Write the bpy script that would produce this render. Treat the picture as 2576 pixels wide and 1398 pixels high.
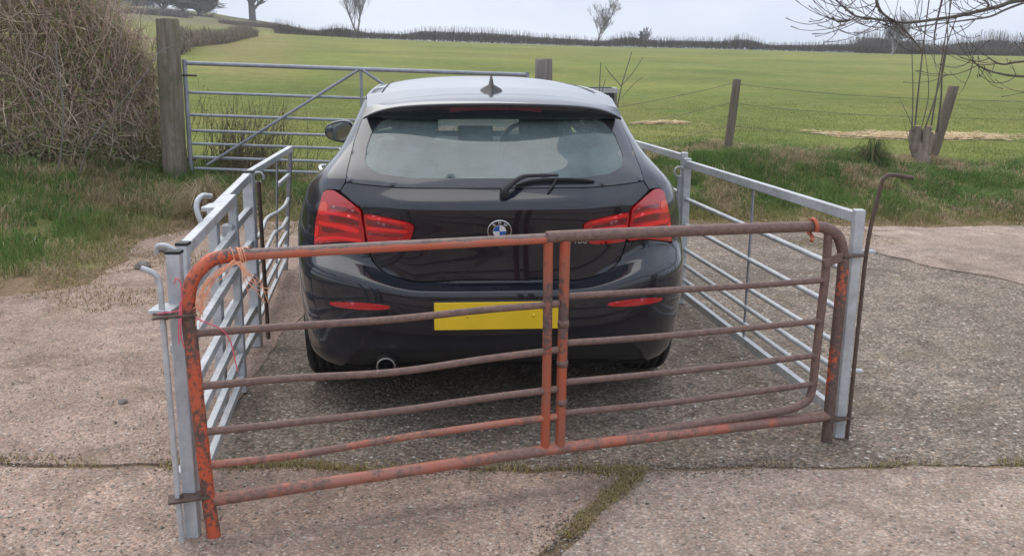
import bpy, bmesh, math, random
import numpy as np
from mathutils import Vector, Matrix
from mathutils.geometry import delaunay_2d_cdt

for o in list(bpy.data.objects):
    bpy.data.objects.remove(o)
SC = bpy.context.scene
COL = SC.collection
rng = np.random.default_rng(7)
random.seed(7)
R = math.radians

# ------------------------------------------------------------------ camera
CAM_H, PITCH, ROLL = 1.50, R(13.365), R(0.418)
cam_d = bpy.data.cameras.new('camera')
cam = bpy.data.objects.new('camera', cam_d)
COL.objects.link(cam)
SC.camera = cam
cam_d.sensor_width = 36.0
cam_d.lens = 2330 / 2576 * 36
cam_d.clip_start = 0.05
cam_d.clip_end = 2000
fw = Vector((0, math.cos(PITCH), -math.sin(PITCH)))
up0 = Vector((0, math.sin(PITCH), math.cos(PITCH)))
rt0 = Vector((1, 0, 0))
rt = rt0 * math.cos(ROLL) + up0 * math.sin(ROLL)
up = up0 * math.cos(ROLL) - rt0 * math.sin(ROLL)
cam.matrix_world = Matrix(((rt.x, up.x, -fw.x, 0), (rt.y, up.y, -fw.y, 0), (rt.z, up.z, -fw.z, CAM_H), (0, 0, 0, 1)))

# ------------------------------------------------------------------ sky and sun (soft overcast day)
SUN_EL, SUN_AZ = R(58), R(-30)          # azimuth from +Y towards +X: ahead and to the left, behind cloud
world = bpy.data.worlds.new('World')
SC.world = world
world.use_nodes = True
wn = world.node_tree
wn.nodes.clear()
w_out = wn.nodes.new('ShaderNodeOutputWorld')
w_bg = wn.nodes.new('ShaderNodeBackground')
w_sky = wn.nodes.new('ShaderNodeTexSky')
w_sky.sky_type = 'NISHITA'
w_sky.sun_disc = False
w_sky.sun_elevation = SUN_EL
w_sky.sun_rotation = SUN_AZ
w_sky.dust_density = 4.0
w_sky.air_density = 1.0
w_tc = wn.nodes.new('ShaderNodeTexCoord')
w_map = wn.nodes.new('ShaderNodeMapping')
w_map.inputs['Scale'].default_value = (1.0, 1.0, 2.4)
w_noise = wn.nodes.new('ShaderNodeTexNoise')
w_noise.inputs['Scale'].default_value = 1.9
w_noise.inputs['Detail'].default_value = 4.0
w_noise.inputs['Roughness'].default_value = 0.45
w_ramp = wn.nodes.new('ShaderNodeValToRGB')
w_ramp.color_ramp.elements[0].position = 0.38
w_ramp.color_ramp.elements[0].color = (5.5, 6.15, 7.45, 1)
w_ramp.color_ramp.elements[1].position = 0.63
w_ramp.color_ramp.elements[1].color = (8.2, 8.65, 9.5, 1)
w_mix = wn.nodes.new('ShaderNodeMix')
w_mix.data_type = 'RGBA'
w_mix.inputs[0].default_value = 0.86
w_bg.inputs['Strength'].default_value = 0.14
wn.links.new(w_tc.outputs['Generated'], w_map.inputs['Vector'])
wn.links.new(w_map.outputs[0], w_noise.inputs['Vector'])
wn.links.new(w_noise.outputs['Fac'], w_ramp.inputs['Fac'])
wn.links.new(w_sky.outputs[0], w_mix.inputs[6])
wn.links.new(w_ramp.outputs[0], w_mix.inputs[7])
wn.links.new(w_mix.outputs[2], w_bg.inputs['Color'])
wn.links.new(w_bg.outputs[0], w_out.inputs['Surface'])

sun_d = bpy.data.lights.new('sun', 'SUN')
sun = bpy.data.objects.new('sun', sun_d)
COL.objects.link(sun)
sun_d.energy = 1.5
sun_d.angle = R(70)
sun_d.color = (1.0, 0.93, 0.82)
sd = Vector((math.sin(SUN_AZ) * math.cos(SUN_EL), math.cos(SUN_AZ) * math.cos(SUN_EL), math.sin(SUN_EL)))
sun.location = sd * 60
sun.rotation_euler = sd.to_track_quat('Z', 'Y').to_euler()

SC.view_settings.view_transform = 'Standard'
SC.view_settings.look = 'None'
SC.view_settings.exposure = 0.12
SC.view_settings.gamma = 1.0
SC.view_settings.use_curve_mapping = False
SC.render.engine = 'CYCLES'
SC.cycles.max_bounces = 10
SC.cycles.transparent_max_bounces = 24
SC.cycles.caustics_reflective = False
SC.cycles.caustics_refractive = False

# ------------------------------------------------------------------ mesh helpers
def tag(o, label=None, cat=None, group=None, kind=None):
    if label: o['label'] = label
    if cat: o['category'] = cat
    if group: o['group'] = group
    if kind: o['kind'] = kind
    return o

def empty(name, loc=(0, 0, 0), rz=0.0, label=None, cat=None, group=None):
    o = bpy.data.objects.new(name, None)
    COL.objects.link(o)
    o.location = loc
    o.rotation_euler = (0, 0, rz)
    o.empty_display_size = 0.1
    return tag(o, label, cat, group)

def add_obj(name, me, mat, parent=None):
    o = bpy.data.objects.new(name, me)
    if mat is not None and not me.materials:
        for m in (mat if isinstance(mat, (list, tuple)) else [mat]):
            me.materials.append(m)
    COL.objects.link(o)
    if parent is not None: o.parent = parent
    return o

def mesh_np(name, V, F, cols=None, smooth=True, mids=None):
    """V (n,3), F (m,3) or (m,4) int arrays, cols (n,3) point colours"""
    V = np.ascontiguousarray(V, dtype=np.float32)
    F = np.ascontiguousarray(F, dtype=np.int32)
    me = bpy.data.meshes.new(name)
    m, k = F.shape
    me.vertices.add(len(V)); me.vertices.foreach_set('co', V.ravel())
    me.loops.add(m * k); me.loops.foreach_set('vertex_index', F.ravel())
    me.polygons.add(m)
    me.polygons.foreach_set('loop_start', np.arange(0, m * k, k, dtype=np.int32))
    me.polygons.foreach_set('use_smooth', np.full(m, smooth))
    if mids is not None: me.polygons.foreach_set('material_index', np.asarray(mids, dtype=np.int32))
    if cols is not None:
        a = me.color_attributes.new('Col', 'FLOAT_COLOR', 'POINT')
        c4 = np.ones((len(V), 4), np.float32); c4[:, :3] = cols
        a.data.foreach_set('color', c4.ravel())
    me.update(calc_edges=True)
    me.validate()
    return me

class MB:
    """collects shapes into one mesh"""
    def __init__(s): s.V = []; s.F = []; s.sm = []
    def add(s, V, F, smooth=True):
        n = len(s.V); s.V += [tuple(map(float, v)) for v in V]; s.F += [tuple(int(i) + n for i in f) for f in F]; s.sm += [smooth] * len(F)
    def box(s, c, d, rot=None, bev=0.0):
        hx, hy, hz = d[0] / 2, d[1] / 2, d[2] / 2
        b = min(bev, hx * .9, hy * .9, hz * .9)
        if b <= 0:
            V = [Vector((x, y, z)) for x in (-hx, hx) for y in (-hy, hy) for z in (-hz, hz)]
            F = [(0, 1, 3, 2), (4, 6, 7, 5), (0, 4, 5, 1), (2, 3, 7, 6), (0, 2, 6, 4), (1, 5, 7, 3)]
        else:
            bm = bmesh.new(); bmesh.ops.create_cube(bm, size=1)
            for v in bm.verts: v.co = Vector((v.co.x * d[0], v.co.y * d[1], v.co.z * d[2]))
            bmesh.ops.bevel(bm, geom=list(bm.edges), offset=b, segments=2, affect='EDGES', profile=0.5)
            bm.verts.index_update()
            V = [v.co.copy() for v in bm.verts]; F = [tuple(v.index for v in f.verts) for f in bm.faces]; bm.free()
        if rot is not None: V = [rot @ v for v in V]
        c = Vector(c)
        s.add([v + c for v in V], F, False)
        return s
    def beam(s, p, q, w, h, bev=.003, upv=(0, 0, 1)):
        p = Vector(p); q = Vector(q); d = (q - p); L = d.length; y = d.normalized()
        u = Vector(upv); x = y.cross(u)
        if x.length < 1e-4: x = Vector((1, 0, 0))
        x.normalize(); z = x.cross(y)
        s.box((p + q) / 2, (w, L, h), Matrix((x, y, z)).transposed(), bev)
        return s
    def tube(s, pts, r, n=10, caps=True):
        pts = [Vector(p) for p in pts]
        rr = r if isinstance(r, (list, tuple, np.ndarray)) else [r] * len(pts)
        T = []
        for i in range(len(pts)):
            a = pts[max(i - 1, 0)]; b = pts[min(i + 1, len(pts) - 1)]
            T.append((b - a).normalized())
        u = T[0].orthogonal().normalized()
        V = []
        for i, p in enumerate(pts):
            u = (u - T[i] * u.dot(T[i])).normalized(); w = T[i].cross(u)
            for k in range(n):
                a = 2 * math.pi * k / n
                V.append(p + (u * math.cos(a) + w * math.sin(a)) * float(rr[i]))
        F = []
        for i in range(len(pts) - 1):
            for k in range(n):
                F.append((i * n + k, i * n + (k + 1) % n, (i + 1) * n + (k + 1) % n, (i + 1) * n + k))
        s.add(V, F, True)
        if caps:
            e = len(pts) - 1
            s.add(V[:n], [tuple(range(n - 1, -1, -1))], False)
            s.add(V[e * n:], [tuple(range(n))], False)
        return s
    def lathe(s, prof, n=32, mat=None, closed=False):
        """prof: (r, h) around local Z; mat places it"""
        V = []; F = []; m = len(prof)
        for k in range(n):
            a = 2 * math.pi * k / n
            for (r, h) in prof: V.append(Vector((r * math.cos(a), r * math.sin(a), h)))
        lim = m if closed else m - 1
        for k in range(n):
            for j in range(lim):
                j2 = (j + 1) % m
                F.append((k * m + j, ((k + 1) % n) * m + j, ((k + 1) % n) * m + j2, k * m + j2))
        if mat is not None: V = [mat @ v for v in V]
        s.add(V, F, True)
        return s
    def mesh(s, name):
        me = bpy.data.meshes.new(name); me.from_pydata(s.V, [], s.F)
        me.polygons.foreach_set('use_smooth', s.sm)
        me.update(); me.validate()
        return me
    def build(s, name, mat, parent=None): return add_obj(name, s.mesh(name), mat, parent)

def smooth_path(pts, n=8):
    """Catmull-Rom through the points"""
    P_ = [np.array(p, float) for p in pts]; P_ = [2 * P_[0] - P_[1]] + P_ + [2 * P_[-1] - P_[-2]]
    out = []
    for i in range(1, len(P_) - 2):
        a, b, c, d = P_[i - 1:i + 3]
        for k in range(n):
            t = k / n
            out.append(.5 * ((2 * b) + (-a + c) * t + (2 * a - 5 * b + 4 * c - d) * t * t + (-a + 3 * b - 3 * c + d) * t ** 3))
    out.append(P_[-2])
    return [tuple(o) for o in out]

def batch_tubes(P_, Rr, sides=3):
    """P_ (N,S,3), Rr (N,S) -> verts, quads"""
    N, S, _ = P_.shape
    T = np.empty_like(P_)
    T[:, 1:-1] = P_[:, 2:] - P_[:, :-2]; T[:, 0] = P_[:, 1] - P_[:, 0]; T[:, -1] = P_[:, -1] - P_[:, -2]
    T /= np.linalg.norm(T, axis=2, keepdims=True) + 1e-9
    ref = np.tile(np.array([.31, .17, .93]), (N, 1)); bad = np.abs((T[:, 0] * ref).sum(1)) > .9
    ref[bad] = (1, .2, 0)
    U = np.cross(T, ref[:, None, :]); U /= np.linalg.norm(U, axis=2, keepdims=True) + 1e-9
    Wv = np.cross(T, U)
    a = np.arange(sides) * 2 * np.pi / sides
    V = P_[:, :, None, :] + Rr[:, :, None, None] * (U[:, :, None, :] * np.cos(a)[None, None, :, None] + Wv[:, :, None, :] * np.sin(a)[None, None, :, None])
    idx = np.arange(N * S * sides).reshape(N, S, sides)
    A = idx[:, :-1]; B = idx[:, 1:]
    F = np.stack([A, np.roll(A, -1, 2), np.roll(B, -1, 2), B], -1).reshape(-1, 4)
    return V.reshape(-1, 3), F

def smoothstep(a, b, x):
    t = np.clip((np.asarray(x, float) - a) / (b - a), 0, 1)
    return t * t * (3 - 2 * t)

def vnoise(x, y, seed=0):
    """cheap smooth value noise"""
    x = np.asarray(x, float); y = np.asarray(y, float)
    xi = np.floor(x).astype(int); yi = np.floor(y).astype(int); fx = x - xi; fy = y - yi
    def h(i, j):
        n = (i * 374761393 + j * 668265263 + seed * 1274126177) & 0xffffffff
        n = ((n ^ (n >> 13)) * 1274126177) & 0xffffffff
        return ((n ^ (n >> 16)) & 0xffff) / 65535.0
    sx = fx * fx * (3 - 2 * fx); sy = fy * fy * (3 - 2 * fy)
    return (h(xi, yi) * (1 - sx) + h(xi + 1, yi) * sx) * (1 - sy) + (h(xi, yi + 1) * (1 - sx) + h(xi + 1, yi + 1) * sx) * sy

def in_poly(x, y, poly):
    x = np.asarray(x, float); y = np.asarray(y, float); ins = np.zeros(x.shape, bool)
    n = len(poly)
    for i in range(n):
        x1, y1 = poly[i]; x2, y2 = poly[(i + 1) % n]
        if y1 == y2: continue
        c = ((y1 > y) != (y2 > y)) & (x < (x2 - x1) * (y - y1) / (y2 - y1) + x1)
        ins ^= c
    return ins

def dist_poly(x, y, poly, closed=True):
    x = np.asarray(x, float); y = np.asarray(y, float); d = np.full(x.shape, 1e9)
    n = len(poly)
    for i in range(n if closed else n - 1):
        ax, ay = poly[i]; bx, by = poly[(i + 1) % n]
        vx, vy = bx - ax, by - ay; L = vx * vx + vy * vy
        t = np.clip(((x - ax) * vx + (y - ay) * vy) / L, 0, 1)
        d = np.minimum(d, np.hypot(x - ax - t * vx, y - ay - t * vy))
    return d

def resample(poly, step, closed=True):
    out = []
    n = len(poly)
    for i in range(n if closed else n - 1):
        a = np.array(poly[i], float); b = np.array(poly[(i + 1) % n], float)
        k = max(1, int(round(np.linalg.norm(b - a) / step)))
        for j in range(k): out.append(tuple(a + (b - a) * j / k))
    if not closed: out.append(tuple(poly[-1]))
    return out

def chaikin(poly, it=2, w=.18):
    p = [np.array(q, float) for q in poly]
    for _ in range(it):
        o = []
        for i in range(len(p)):
            a = p[i]; b = p[(i + 1) % len(p)]
            o += [a + (b - a) * w, a + (b - a) * (1 - w)]
        p = o
        w = .25
    return [tuple(q) for q in p]

def cdt(poly, holes, step):
    """triangulates a polygon with holes, adding an even field of inner points"""
    rings = [resample(poly, step)] + [resample(h, step) for h in holes]
    pts = []; edges = []
    for r in rings:
        n0 = len(pts); pts += r
        edges += [(n0 + i, n0 + (i + 1) % len(r)) for i in range(len(r))]
    xs = [p[0] for p in poly]; ys = [p[1] for p in poly]
    gx, gy = np.meshgrid(np.arange(min(xs), max(xs), step), np.arange(min(ys), max(ys), step * .87), indexing='ij')
    gx = gx + (np.arange(gx.shape[1]) % 2)[None, :] * step * .5
    gx = gx.ravel(); gy = gy.ravel()
    ok = in_poly(gx, gy, poly)
    for r in rings: ok &= dist_poly(gx, gy, r) > step * .55
    for h in holes: ok &= ~in_poly(gx, gy, h)
    pts += list(zip(gx[ok], gy[ok]))
    v, e, f, _, _, _ = delaunay_2d_cdt([Vector(p) for p in pts], edges, [], 0, 1e-6)
    v = np.array([(q.x, q.y) for q in v]); f = np.array([t for t in f if len(t) == 3])
    c = v[f].mean(1)
    k = in_poly(c[:, 0], c[:, 1], poly)
    for h in holes: k &= ~in_poly(c[:, 0], c[:, 1], h)
    f = f[k]
    a = v[f]; ar = (a[:, 1, 0] - a[:, 0, 0]) * (a[:, 2, 1] - a[:, 0, 1]) - (a[:, 1, 1] - a[:, 0, 1]) * (a[:, 2, 0] - a[:, 0, 0])
    f[ar < 0] = f[ar < 0][:, ::-1]
    return v, f

def boundary_edges(f):
    s = {}
    for t in f:
        for i in range(3):
            a, b = int(t[i]), int(t[(i + 1) % 3])
            if (b, a) in s: del s[(b, a)]
            else: s[(a, b)] = 1
    return list(s)

def shell_from(v3, nrm, f, off, th):
    """surface triangles pushed out by off, with a rim going th inward"""
    top = v3 + nrm * off
    V = [top]; F = [f]
    if th > 0:
        be = np.array(boundary_edges(f)); n0 = len(top)
        ids = np.unique(be); mp = {int(i): k for k, i in enumerate(ids)}
        V += [top[ids], top[ids] - nrm[ids] * th]
        m = len(ids)
        rim = []
        for a, b in be:
            a, b = mp[int(a)], mp[int(b)]
            rim += [(n0 + b, n0 + a, n0 + m + a), (n0 + b, n0 + m + a, n0 + m + b)]
        F.append(np.array(rim))
    return np.concatenate(V), np.concatenate(F)

# ------------------------------------------------------------------ materials
def new_mat(name):
    m = bpy.data.materials.new(name); m.use_nodes = True
    nt = m.node_tree; nt.nodes.clear()
    out = nt.nodes.new('ShaderNodeOutputMaterial'); b = nt.nodes.new('ShaderNodeBsdfPrincipled')
    nt.links.new(b.outputs[0], out.inputs['Surface'])
    return m, nt, b, out

def N(nt, kind, **kw):
    n = nt.nodes.new(kind)
    for k, v in kw.items():
        if k in n.inputs: n.inputs[k].default_value = v
        else: setattr(n, k, v)
    return n

def tcoord(nt, which='Object'):
    return nt.nodes.new('ShaderNodeTexCoord').outputs[which]

def noise(nt, vec, scale, detail=4.0, rough=.55, dist=0.0):
    n = N(nt, 'ShaderNodeTexNoise', Scale=scale, Detail=detail, Roughness=rough, Distortion=dist)
    nt.links.new(vec, n.inputs['Vector'])
    return n.outputs['Fac']

def ramp(nt, fac, stops):
    r = nt.nodes.new('ShaderNodeValToRGB'); e = r.color_ramp.elements
    while len(e) < len(stops): e.new(.5)
    for i, (p, c) in enumerate(stops):
        e[i].position = p
        e[i].color = (c, c, c, 1) if isinstance(c, (int, float)) else (*c, 1)
    nt.links.new(fac, r.inputs['Fac'])
    return r.outputs['Color']

def mix(nt, fac, a, b, mode='MIX'):
    m = nt.nodes.new('ShaderNodeMix'); m.data_type = 'RGBA'; m.blend_type = mode
    for sock, v in ((m.inputs[0], fac), (m.inputs[6], a), (m.inputs[7], b)):
        if isinstance(v, (int, float)): sock.default_value = v
        elif isinstance(v, tuple): sock.default_value = (*v, 1)
        else: nt.links.new(v, sock)
    return m.outputs[2]

def math_n(nt, op, a, b=None):
    m = nt.nodes.new('ShaderNodeMath'); m.operation = op
    for i, v in enumerate((a, b)):
        if v is None: continue
        if isinstance(v, (int, float)): m.inputs[i].default_value = v
        else: nt.links.new(v, m.inputs[i])
    return m.outputs[0]

def bump(nt, b, height, strength=.3, dist=.01):
    n = N(nt, 'ShaderNodeBump', Strength=strength, Distance=dist)
    nt.links.new(height, n.inputs['Height']); nt.links.new(n.outputs[0], b.inputs['Normal'])

def plain(name, col, rough=.5, metal=0.0, var=.12, scale=30, coat=0.0, bmp=0.0, spec=.5):
    m, nt, b, _ = new_mat(name)
    tc = tcoord(nt); f = noise(nt, tc, scale, 5)
    lo = tuple(c * (1 - var) for c in col); hi = tuple(min(1, c * (1 + var)) for c in col)
    nt.links.new(ramp(nt, f, [(.3, lo), (.7, hi)]), b.inputs['Base Color'])
    b.inputs['Roughness'].default_value = rough; b.inputs['Metallic'].default_value = metal
    b.inputs['Coat Weight'].default_value = coat; b.inputs['Specular IOR Level'].default_value = spec
    if bmp: bump(nt, b, f, bmp, .005)
    return m

def attr_mat(name, rough=.75, var=.25, scale=4, trans=0.0, spec=.25):
    """colour from the Col attribute (each blade, leaf or twig has its own)"""
    m, nt, b, out = new_mat(name)
    a = N(nt, 'ShaderNodeAttribute', attribute_name='Col')
    f = noise(nt, tcoord(nt), scale, 3)
    c = mix(nt, 1.0, a.outputs['Color'], ramp(nt, f, [(.25, 1 - var), (.75, 1 + var)]), 'MULTIPLY')
    nt.links.new(c, b.inputs['Base Color'])
    b.inputs['Roughness'].default_value = rough; b.inputs['Specular IOR Level'].default_value = spec
    if trans:
        t = nt.nodes.new('ShaderNodeBsdfTranslucent'); nt.links.new(c, t.inputs['Color'])
        ms = nt.nodes.new('ShaderNodeMixShader'); ms.inputs[0].default_value = trans
        nt.links.new(b.outputs[0], ms.inputs[1]); nt.links.new(t.outputs[0], ms.inputs[2]); nt.links.new(ms.outputs[0], out.inputs['Surface'])
    return m

M = {}
M['grass'] = attr_mat('grass', .7, .22, 1.2, .38)
M['twig'] = attr_mat('twig', .85, .3, 14)
M['leaf'] = attr_mat('leaf', .6, .25, 6, .3)
M['straw'] = attr_mat('straw', .8, .2, 5, .15)

def concrete(name, c1, c2, speck, dark, agg=70, moss=0.0, rel=.55):
    m, nt, b, _ = new_mat(name)
    tc = tcoord(nt)
    big = noise(nt, tc, .75, 5, .6); mid = noise(nt, tc, 5.5, 5, .65); fine = noise(nt, tc, 60, 4, .7)
    base = ramp(nt, big, [(.30, c1), (.70, c2)])
    base = mix(nt, ramp(nt, mid, [(.36, .55), (.62, 0.0)]), base, tuple(x * .66 for x in c1))
    stain = noise(nt, tc, 1.9, 8, .72, .8)
    base = mix(nt, ramp(nt, stain, [(.49, 0.0), (.64, .70)]), base, tuple(x * k for x, k in zip(c1, (.50, .49, .46))))
    wash = noise(nt, tc, .38, 4, .6)
    base = mix(nt, 1.0, base, ramp(nt, wash, [(.3, (.84, .85, .86)), (.7, (1.12, 1.10, 1.08))]), 'MULTIPLY')
    vo = N(nt, 'ShaderNodeTexVoronoi', Scale=agg, Randomness=1.0); nt.links.new(tc, vo.inputs['Vector'])
    sep = nt.nodes.new('ShaderNodeSeparateColor'); nt.links.new(vo.outputs['Color'], sep.inputs[0])
    st = ramp(nt, sep.outputs[0], [(0.0, .38), (.30, .72), (.62, 1.0), (.9, 1.32), (.97, 1.75)])
    base = mix(nt, .85 if agg < 90 else .55, base, st, 'MULTIPLY')
    tint = ramp(nt, sep.outputs[1], [(0, (1.10, .96, .90)), (.5, (1, 1, 1)), (1, (.92, .99, 1.06))])
    base = mix(nt, .8, base, tint, 'MULTIPLY')
    base = mix(nt, ramp(nt, vo.outputs['Distance'], [(.50, 0.0), (.85, dark)]), base, tuple(x * .30 for x in c1))
    vs = N(nt, 'ShaderNodeTexVoronoi', Scale=agg * .42); nt.links.new(tc, vs.inputs['Vector'])
    s2 = nt.nodes.new('ShaderNodeSeparateColor'); nt.links.new(vs.outputs['Color'], s2.inputs[0])
    pale = math_n(nt, 'MULTIPLY', ramp(nt, s2.outputs[0], [(.86, 0.0), (.90, 1.0)]), ramp(nt, vs.outputs['Distance'], [(.22, 1.0), (.34, 0.0)]))
    base = mix(nt, math_n(nt, 'MULTIPLY', pale, speck), base, (.62, .58, .52))
    dk = math_n(nt, 'MULTIPLY', ramp(nt, s2.outputs[1], [(.88, 0.0), (.92, 1.0)]), ramp(nt, vs.outputs['Distance'], [(.25, 1.0), (.42, 0.0)]))
    base = mix(nt, math_n(nt, 'MULTIPLY', dk, .7), base, (.07, .06, .055))
    if moss:
        mo = noise(nt, tc, 1.6, 6, .7)
        base = mix(nt, math_n(nt, 'MULTIPLY', ramp(nt, mo, [(.54, 0.0), (.70, 1.0)]), moss), base, (.17, .14, .055))
    nt.links.new(base, b.inputs['Base Color'])
    b.inputs['Roughness'].default_value = .88; b.inputs['Specular IOR Level'].default_value = .3
    h = math_n(nt, 'ADD', math_n(nt, 'MULTIPLY', vo.outputs['Distance'], -1.0), math_n(nt, 'MULTIPLY', fine, .5))
    h = math_n(nt, 'ADD', h, math_n(nt, 'MULTIPLY', mid, 1.6))
    bump(nt, b, h, rel, .006)
    return m

M['pink_concrete'] = concrete('pink_concrete', (.375, .272, .215), (.515, .392, .320), .6, .45, 116, .18, .5)
M['worn_concrete'] = concrete('worn_concrete', (.380, .295, .240), (.515, .412, .340), .6, .5, 110, .22, .5)
M['aggregate'] = concrete('aggregate', (.262, .213, .168), (.405, .336, .268), .9, .75, 84, .38, .85)

# soil and pasture: Col holds grass / mud / verge colours of the place itself
m, nt, b, _ = new_mat('pasture')
a = N(nt, 'ShaderNodeAttribute', attribute_name='Col'); tc = tcoord(nt)
f1 = noise(nt, tc, .22, 6, .6); f2 = noise(nt, tc, 2.5, 6, .7); f3 = noise(nt, tc, 26, 4, .7)
c = mix(nt, 1.0, a.outputs['Color'], ramp(nt, f1, [(.3, (.80, .86, .78)), (.7, (1.22, 1.12, 1.10))]), 'MULTIPLY')
c = mix(nt, 1.0, c, ramp(nt, f2, [(.3, (.72, .78, .7)), (.7, (1.25, 1.18, 1.15))]), 'MULTIPLY')
c = mix(nt, 1.0, c, ramp(nt, f3, [(.3, .7), (.7, 1.3)]), 'MULTIPLY')
nt.links.new(c, b.inputs['Base Color']); b.inputs['Roughness'].default_value = .95; b.inputs['Specular IOR Level'].default_value = .1
bump(nt, b, math_n(nt, 'ADD', f2, f3), .6, .05)
M['pasture'] = m

# car paint: black with clear coat and road dust
m, nt, b, _ = new_mat('black_paint')
tc = tcoord(nt); d1 = noise(nt, tc, 5, 8, .7); d2 = noise(nt, tc, 130, 4, .8)
sx = nt.nodes.new('ShaderNodeSeparateXYZ'); nt.links.new(tc, sx.inputs[0])
low = ramp(nt, sx.outputs['Z'], [(.22, .10), (.55, .014), (1.0, .006)])
dust = math_n(nt, 'MULTIPLY', math_n(nt, 'MULTIPLY', low, ramp(nt, d1, [(.3, .4), (.7, 1.3)])), ramp(nt, d2, [(.35, .5), (.65, 1.4)]))
nt.links.new(mix(nt, dust, (.0025, .0048, .0125), (.075, .080, .088)), b.inputs['Base Color'])
nt.links.new(ramp(nt, dust, [(0, .26), (.25, .5)]), b.inputs['Roughness'])
b.inputs['Coat Weight'].default_value = .9; b.inputs['Specular IOR Level'].default_value = .3
nt.links.new(ramp(nt, dust, [(0, .02), (.3, .25)]), b.inputs['Coat Roughness'])
b.inputs['Coat IOR'].default_value = 1.52
M['paint'] = m
M['trim'] = plain('black_plastic', (.016, .016, .018), .55, 0, .2, 60)
M['gap'] = plain('shadow_gap_rubber', (.006, .006, .007), .85)
M['rubber'] = plain('tyre_rubber', (.022, .021, .020), .85, 0, .35, 30, bmp=.3)
M['interior'] = plain('cabin_cloth', (.075, .078, .085), .8, 0, .2, 40)
M['cabin_grey'] = plain('cabin_grey', (.11, .115, .12), .7, 0, .2, 30)
M['headlining'] = plain('headlining', (.36, .36, .34), .9)
M['chrome'] = plain('chrome', (.62, .62, .63), .16, 1.0, .1, 40)
M['steel_dull'] = plain('exhaust_steel', (.34, .33, .31), .38, 1.0, .25, 60)
M['mirror'] = plain('mirror_glass', (.28, .31, .33), .03, 1.0, .02, 5)
M['plate_yellow'] = plain('yellow_plate', (.80, .55, .02), .35, 0, .05, 8)
M['badge_blue'] = plain('badge_blue', (.02, .13, .45), .25, 0, .05, 8, 1)
M['badge_white'] = plain('badge_white', (.75, .77, .80), .25, 0, .05, 8, 1)
M['badge_black'] = plain('badge_black', (.012, .012, .014), .25, 0, .05, 8, 1)

def lens(name, col, rough=.12, dirt=.05):
    m, nt, b, _ = new_mat(name)
    tc = tcoord(nt); f = noise(nt, tc, 24, 4)
    nt.links.new(mix(nt, math_n(nt, 'MULTIPLY', f, dirt * 2), tuple(col), (.25, .16, .14)), b.inputs['Base Color'])
    b.inputs['Roughness'].default_value = rough; b.inputs['Coat Weight'].default_value = 1.0; b.inputs['Coat Roughness'].default_value = .04
    w = N(nt, 'ShaderNodeTexWave', Scale=46.0, Distortion=0.0); w.bands_direction = 'X'
    nt.links.new(tc, w.inputs['Vector']); bump(nt, b, w.outputs['Fac'], .10, .002)
    return m
M['lens_red'] = lens('red_lens', (.46, .003, .006), .25, .006)
M['lens_bar'] = lens('bright_red_light_bar', (.90, .010, .012), .25, .004)
M['lens_dark'] = lens('smoked_red_lens', (.17, .004, .009), .2, .01)
M['lens_amber'] = lens('orange_lens', (.80, .055, .008), .25, .006)
M['lens_fog'] = lens('reflector_lens', (.50, .004, .010), .2, .01)
M['lens_brake'] = lens('brake_lens', (.10, .008, .014))

def glass(name, tint, dust, dustcol=(.62, .68, .68)):
    m, nt, b, out = new_mat(name)
    nt.nodes.remove(b)
    tr = N(nt, 'ShaderNodeBsdfTransparent', Color=(*tint, 1)); gl = N(nt, 'ShaderNodeBsdfGlossy', Roughness=.01)
    df = N(nt, 'ShaderNodeBsdfDiffuse', Color=(*dustcol, 1)); fr = N(nt, 'ShaderNodeFresnel', IOR=1.75)
    f = noise(nt, tcoord(nt), 9, 6, .7)
    m1 = nt.nodes.new('ShaderNodeMixShader'); nt.links.new(math_n(nt, 'MULTIPLY', ramp(nt, f, [(.3, .7), (.7, 1.3)]), dust), m1.inputs[0])
    nt.links.new(tr.outputs[0], m1.inputs[1]); nt.links.new(df.outputs[0], m1.inputs[2])
    m2 = nt.nodes.new('ShaderNodeMixShader'); nt.links.new(fr.outputs[0], m2.inputs[0])
    nt.links.new(m1.outputs[0], m2.inputs[1]); nt.links.new(gl.outputs[0], m2.inputs[2]); nt.links.new(m2.outputs[0], out.inputs['Surface'])
    return m
M['rear_glass'] = glass('dusty_veiled_rear_glass', (.78, .92, .88), .185, (.50, .68, .68))  # film is dust plus the veil of reflected sky, put into its colour
M['side_glass'] = glass('tinted_side_glass', (.55, .62, .58), .05)
M['front_glass'] = glass('windscreen_glass', (.86, .93, .89), .04)
M['frit'] = plain('black_glass_border', (.035, .036, .045), .14, 0, .1, 20, .6)

def galv(name, base, rust=0.0):
    m, nt, b, _ = new_mat(name)
    tc = tcoord(nt); f = noise(nt, tc, 22, 6, .65); g = noise(nt, tc, 3.2, 4, .6)
    c = ramp(nt, f, [(.25, tuple(x * .72 for x in base)), (.75, tuple(min(1, x * 1.15) for x in base))])
    c = mix(nt, 1.0, c, ramp(nt, g, [(.3, .84), (.7, 1.1)]), 'MULTIPLY')
    if rust: c = mix(nt, math_n(nt, 'MULTIPLY', ramp(nt, noise(nt, tc, 9, 6, .75), [(.56, 0), (.66, 1)]), rust), c, (.16, .085, .05))
    nt.links.new(c, b.inputs['Base Color'])
    b.inputs['Metallic'].default_value = .30
    nt.links.new(ramp(nt, f, [(.3, .36), (.7, .58)]), b.inputs['Roughness'])
    bump(nt, b, f, .12, .002)
    return m
M['galv'] = galv('galvanised_steel', (.56, .58, .60), .08)
M['galv_old'] = galv('dull_galvanised_steel', (.30, .31, .34), .25)
M['galv_gate'] = galv('weathered_gate_steel', (.33, .35, .40), .12)

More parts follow.
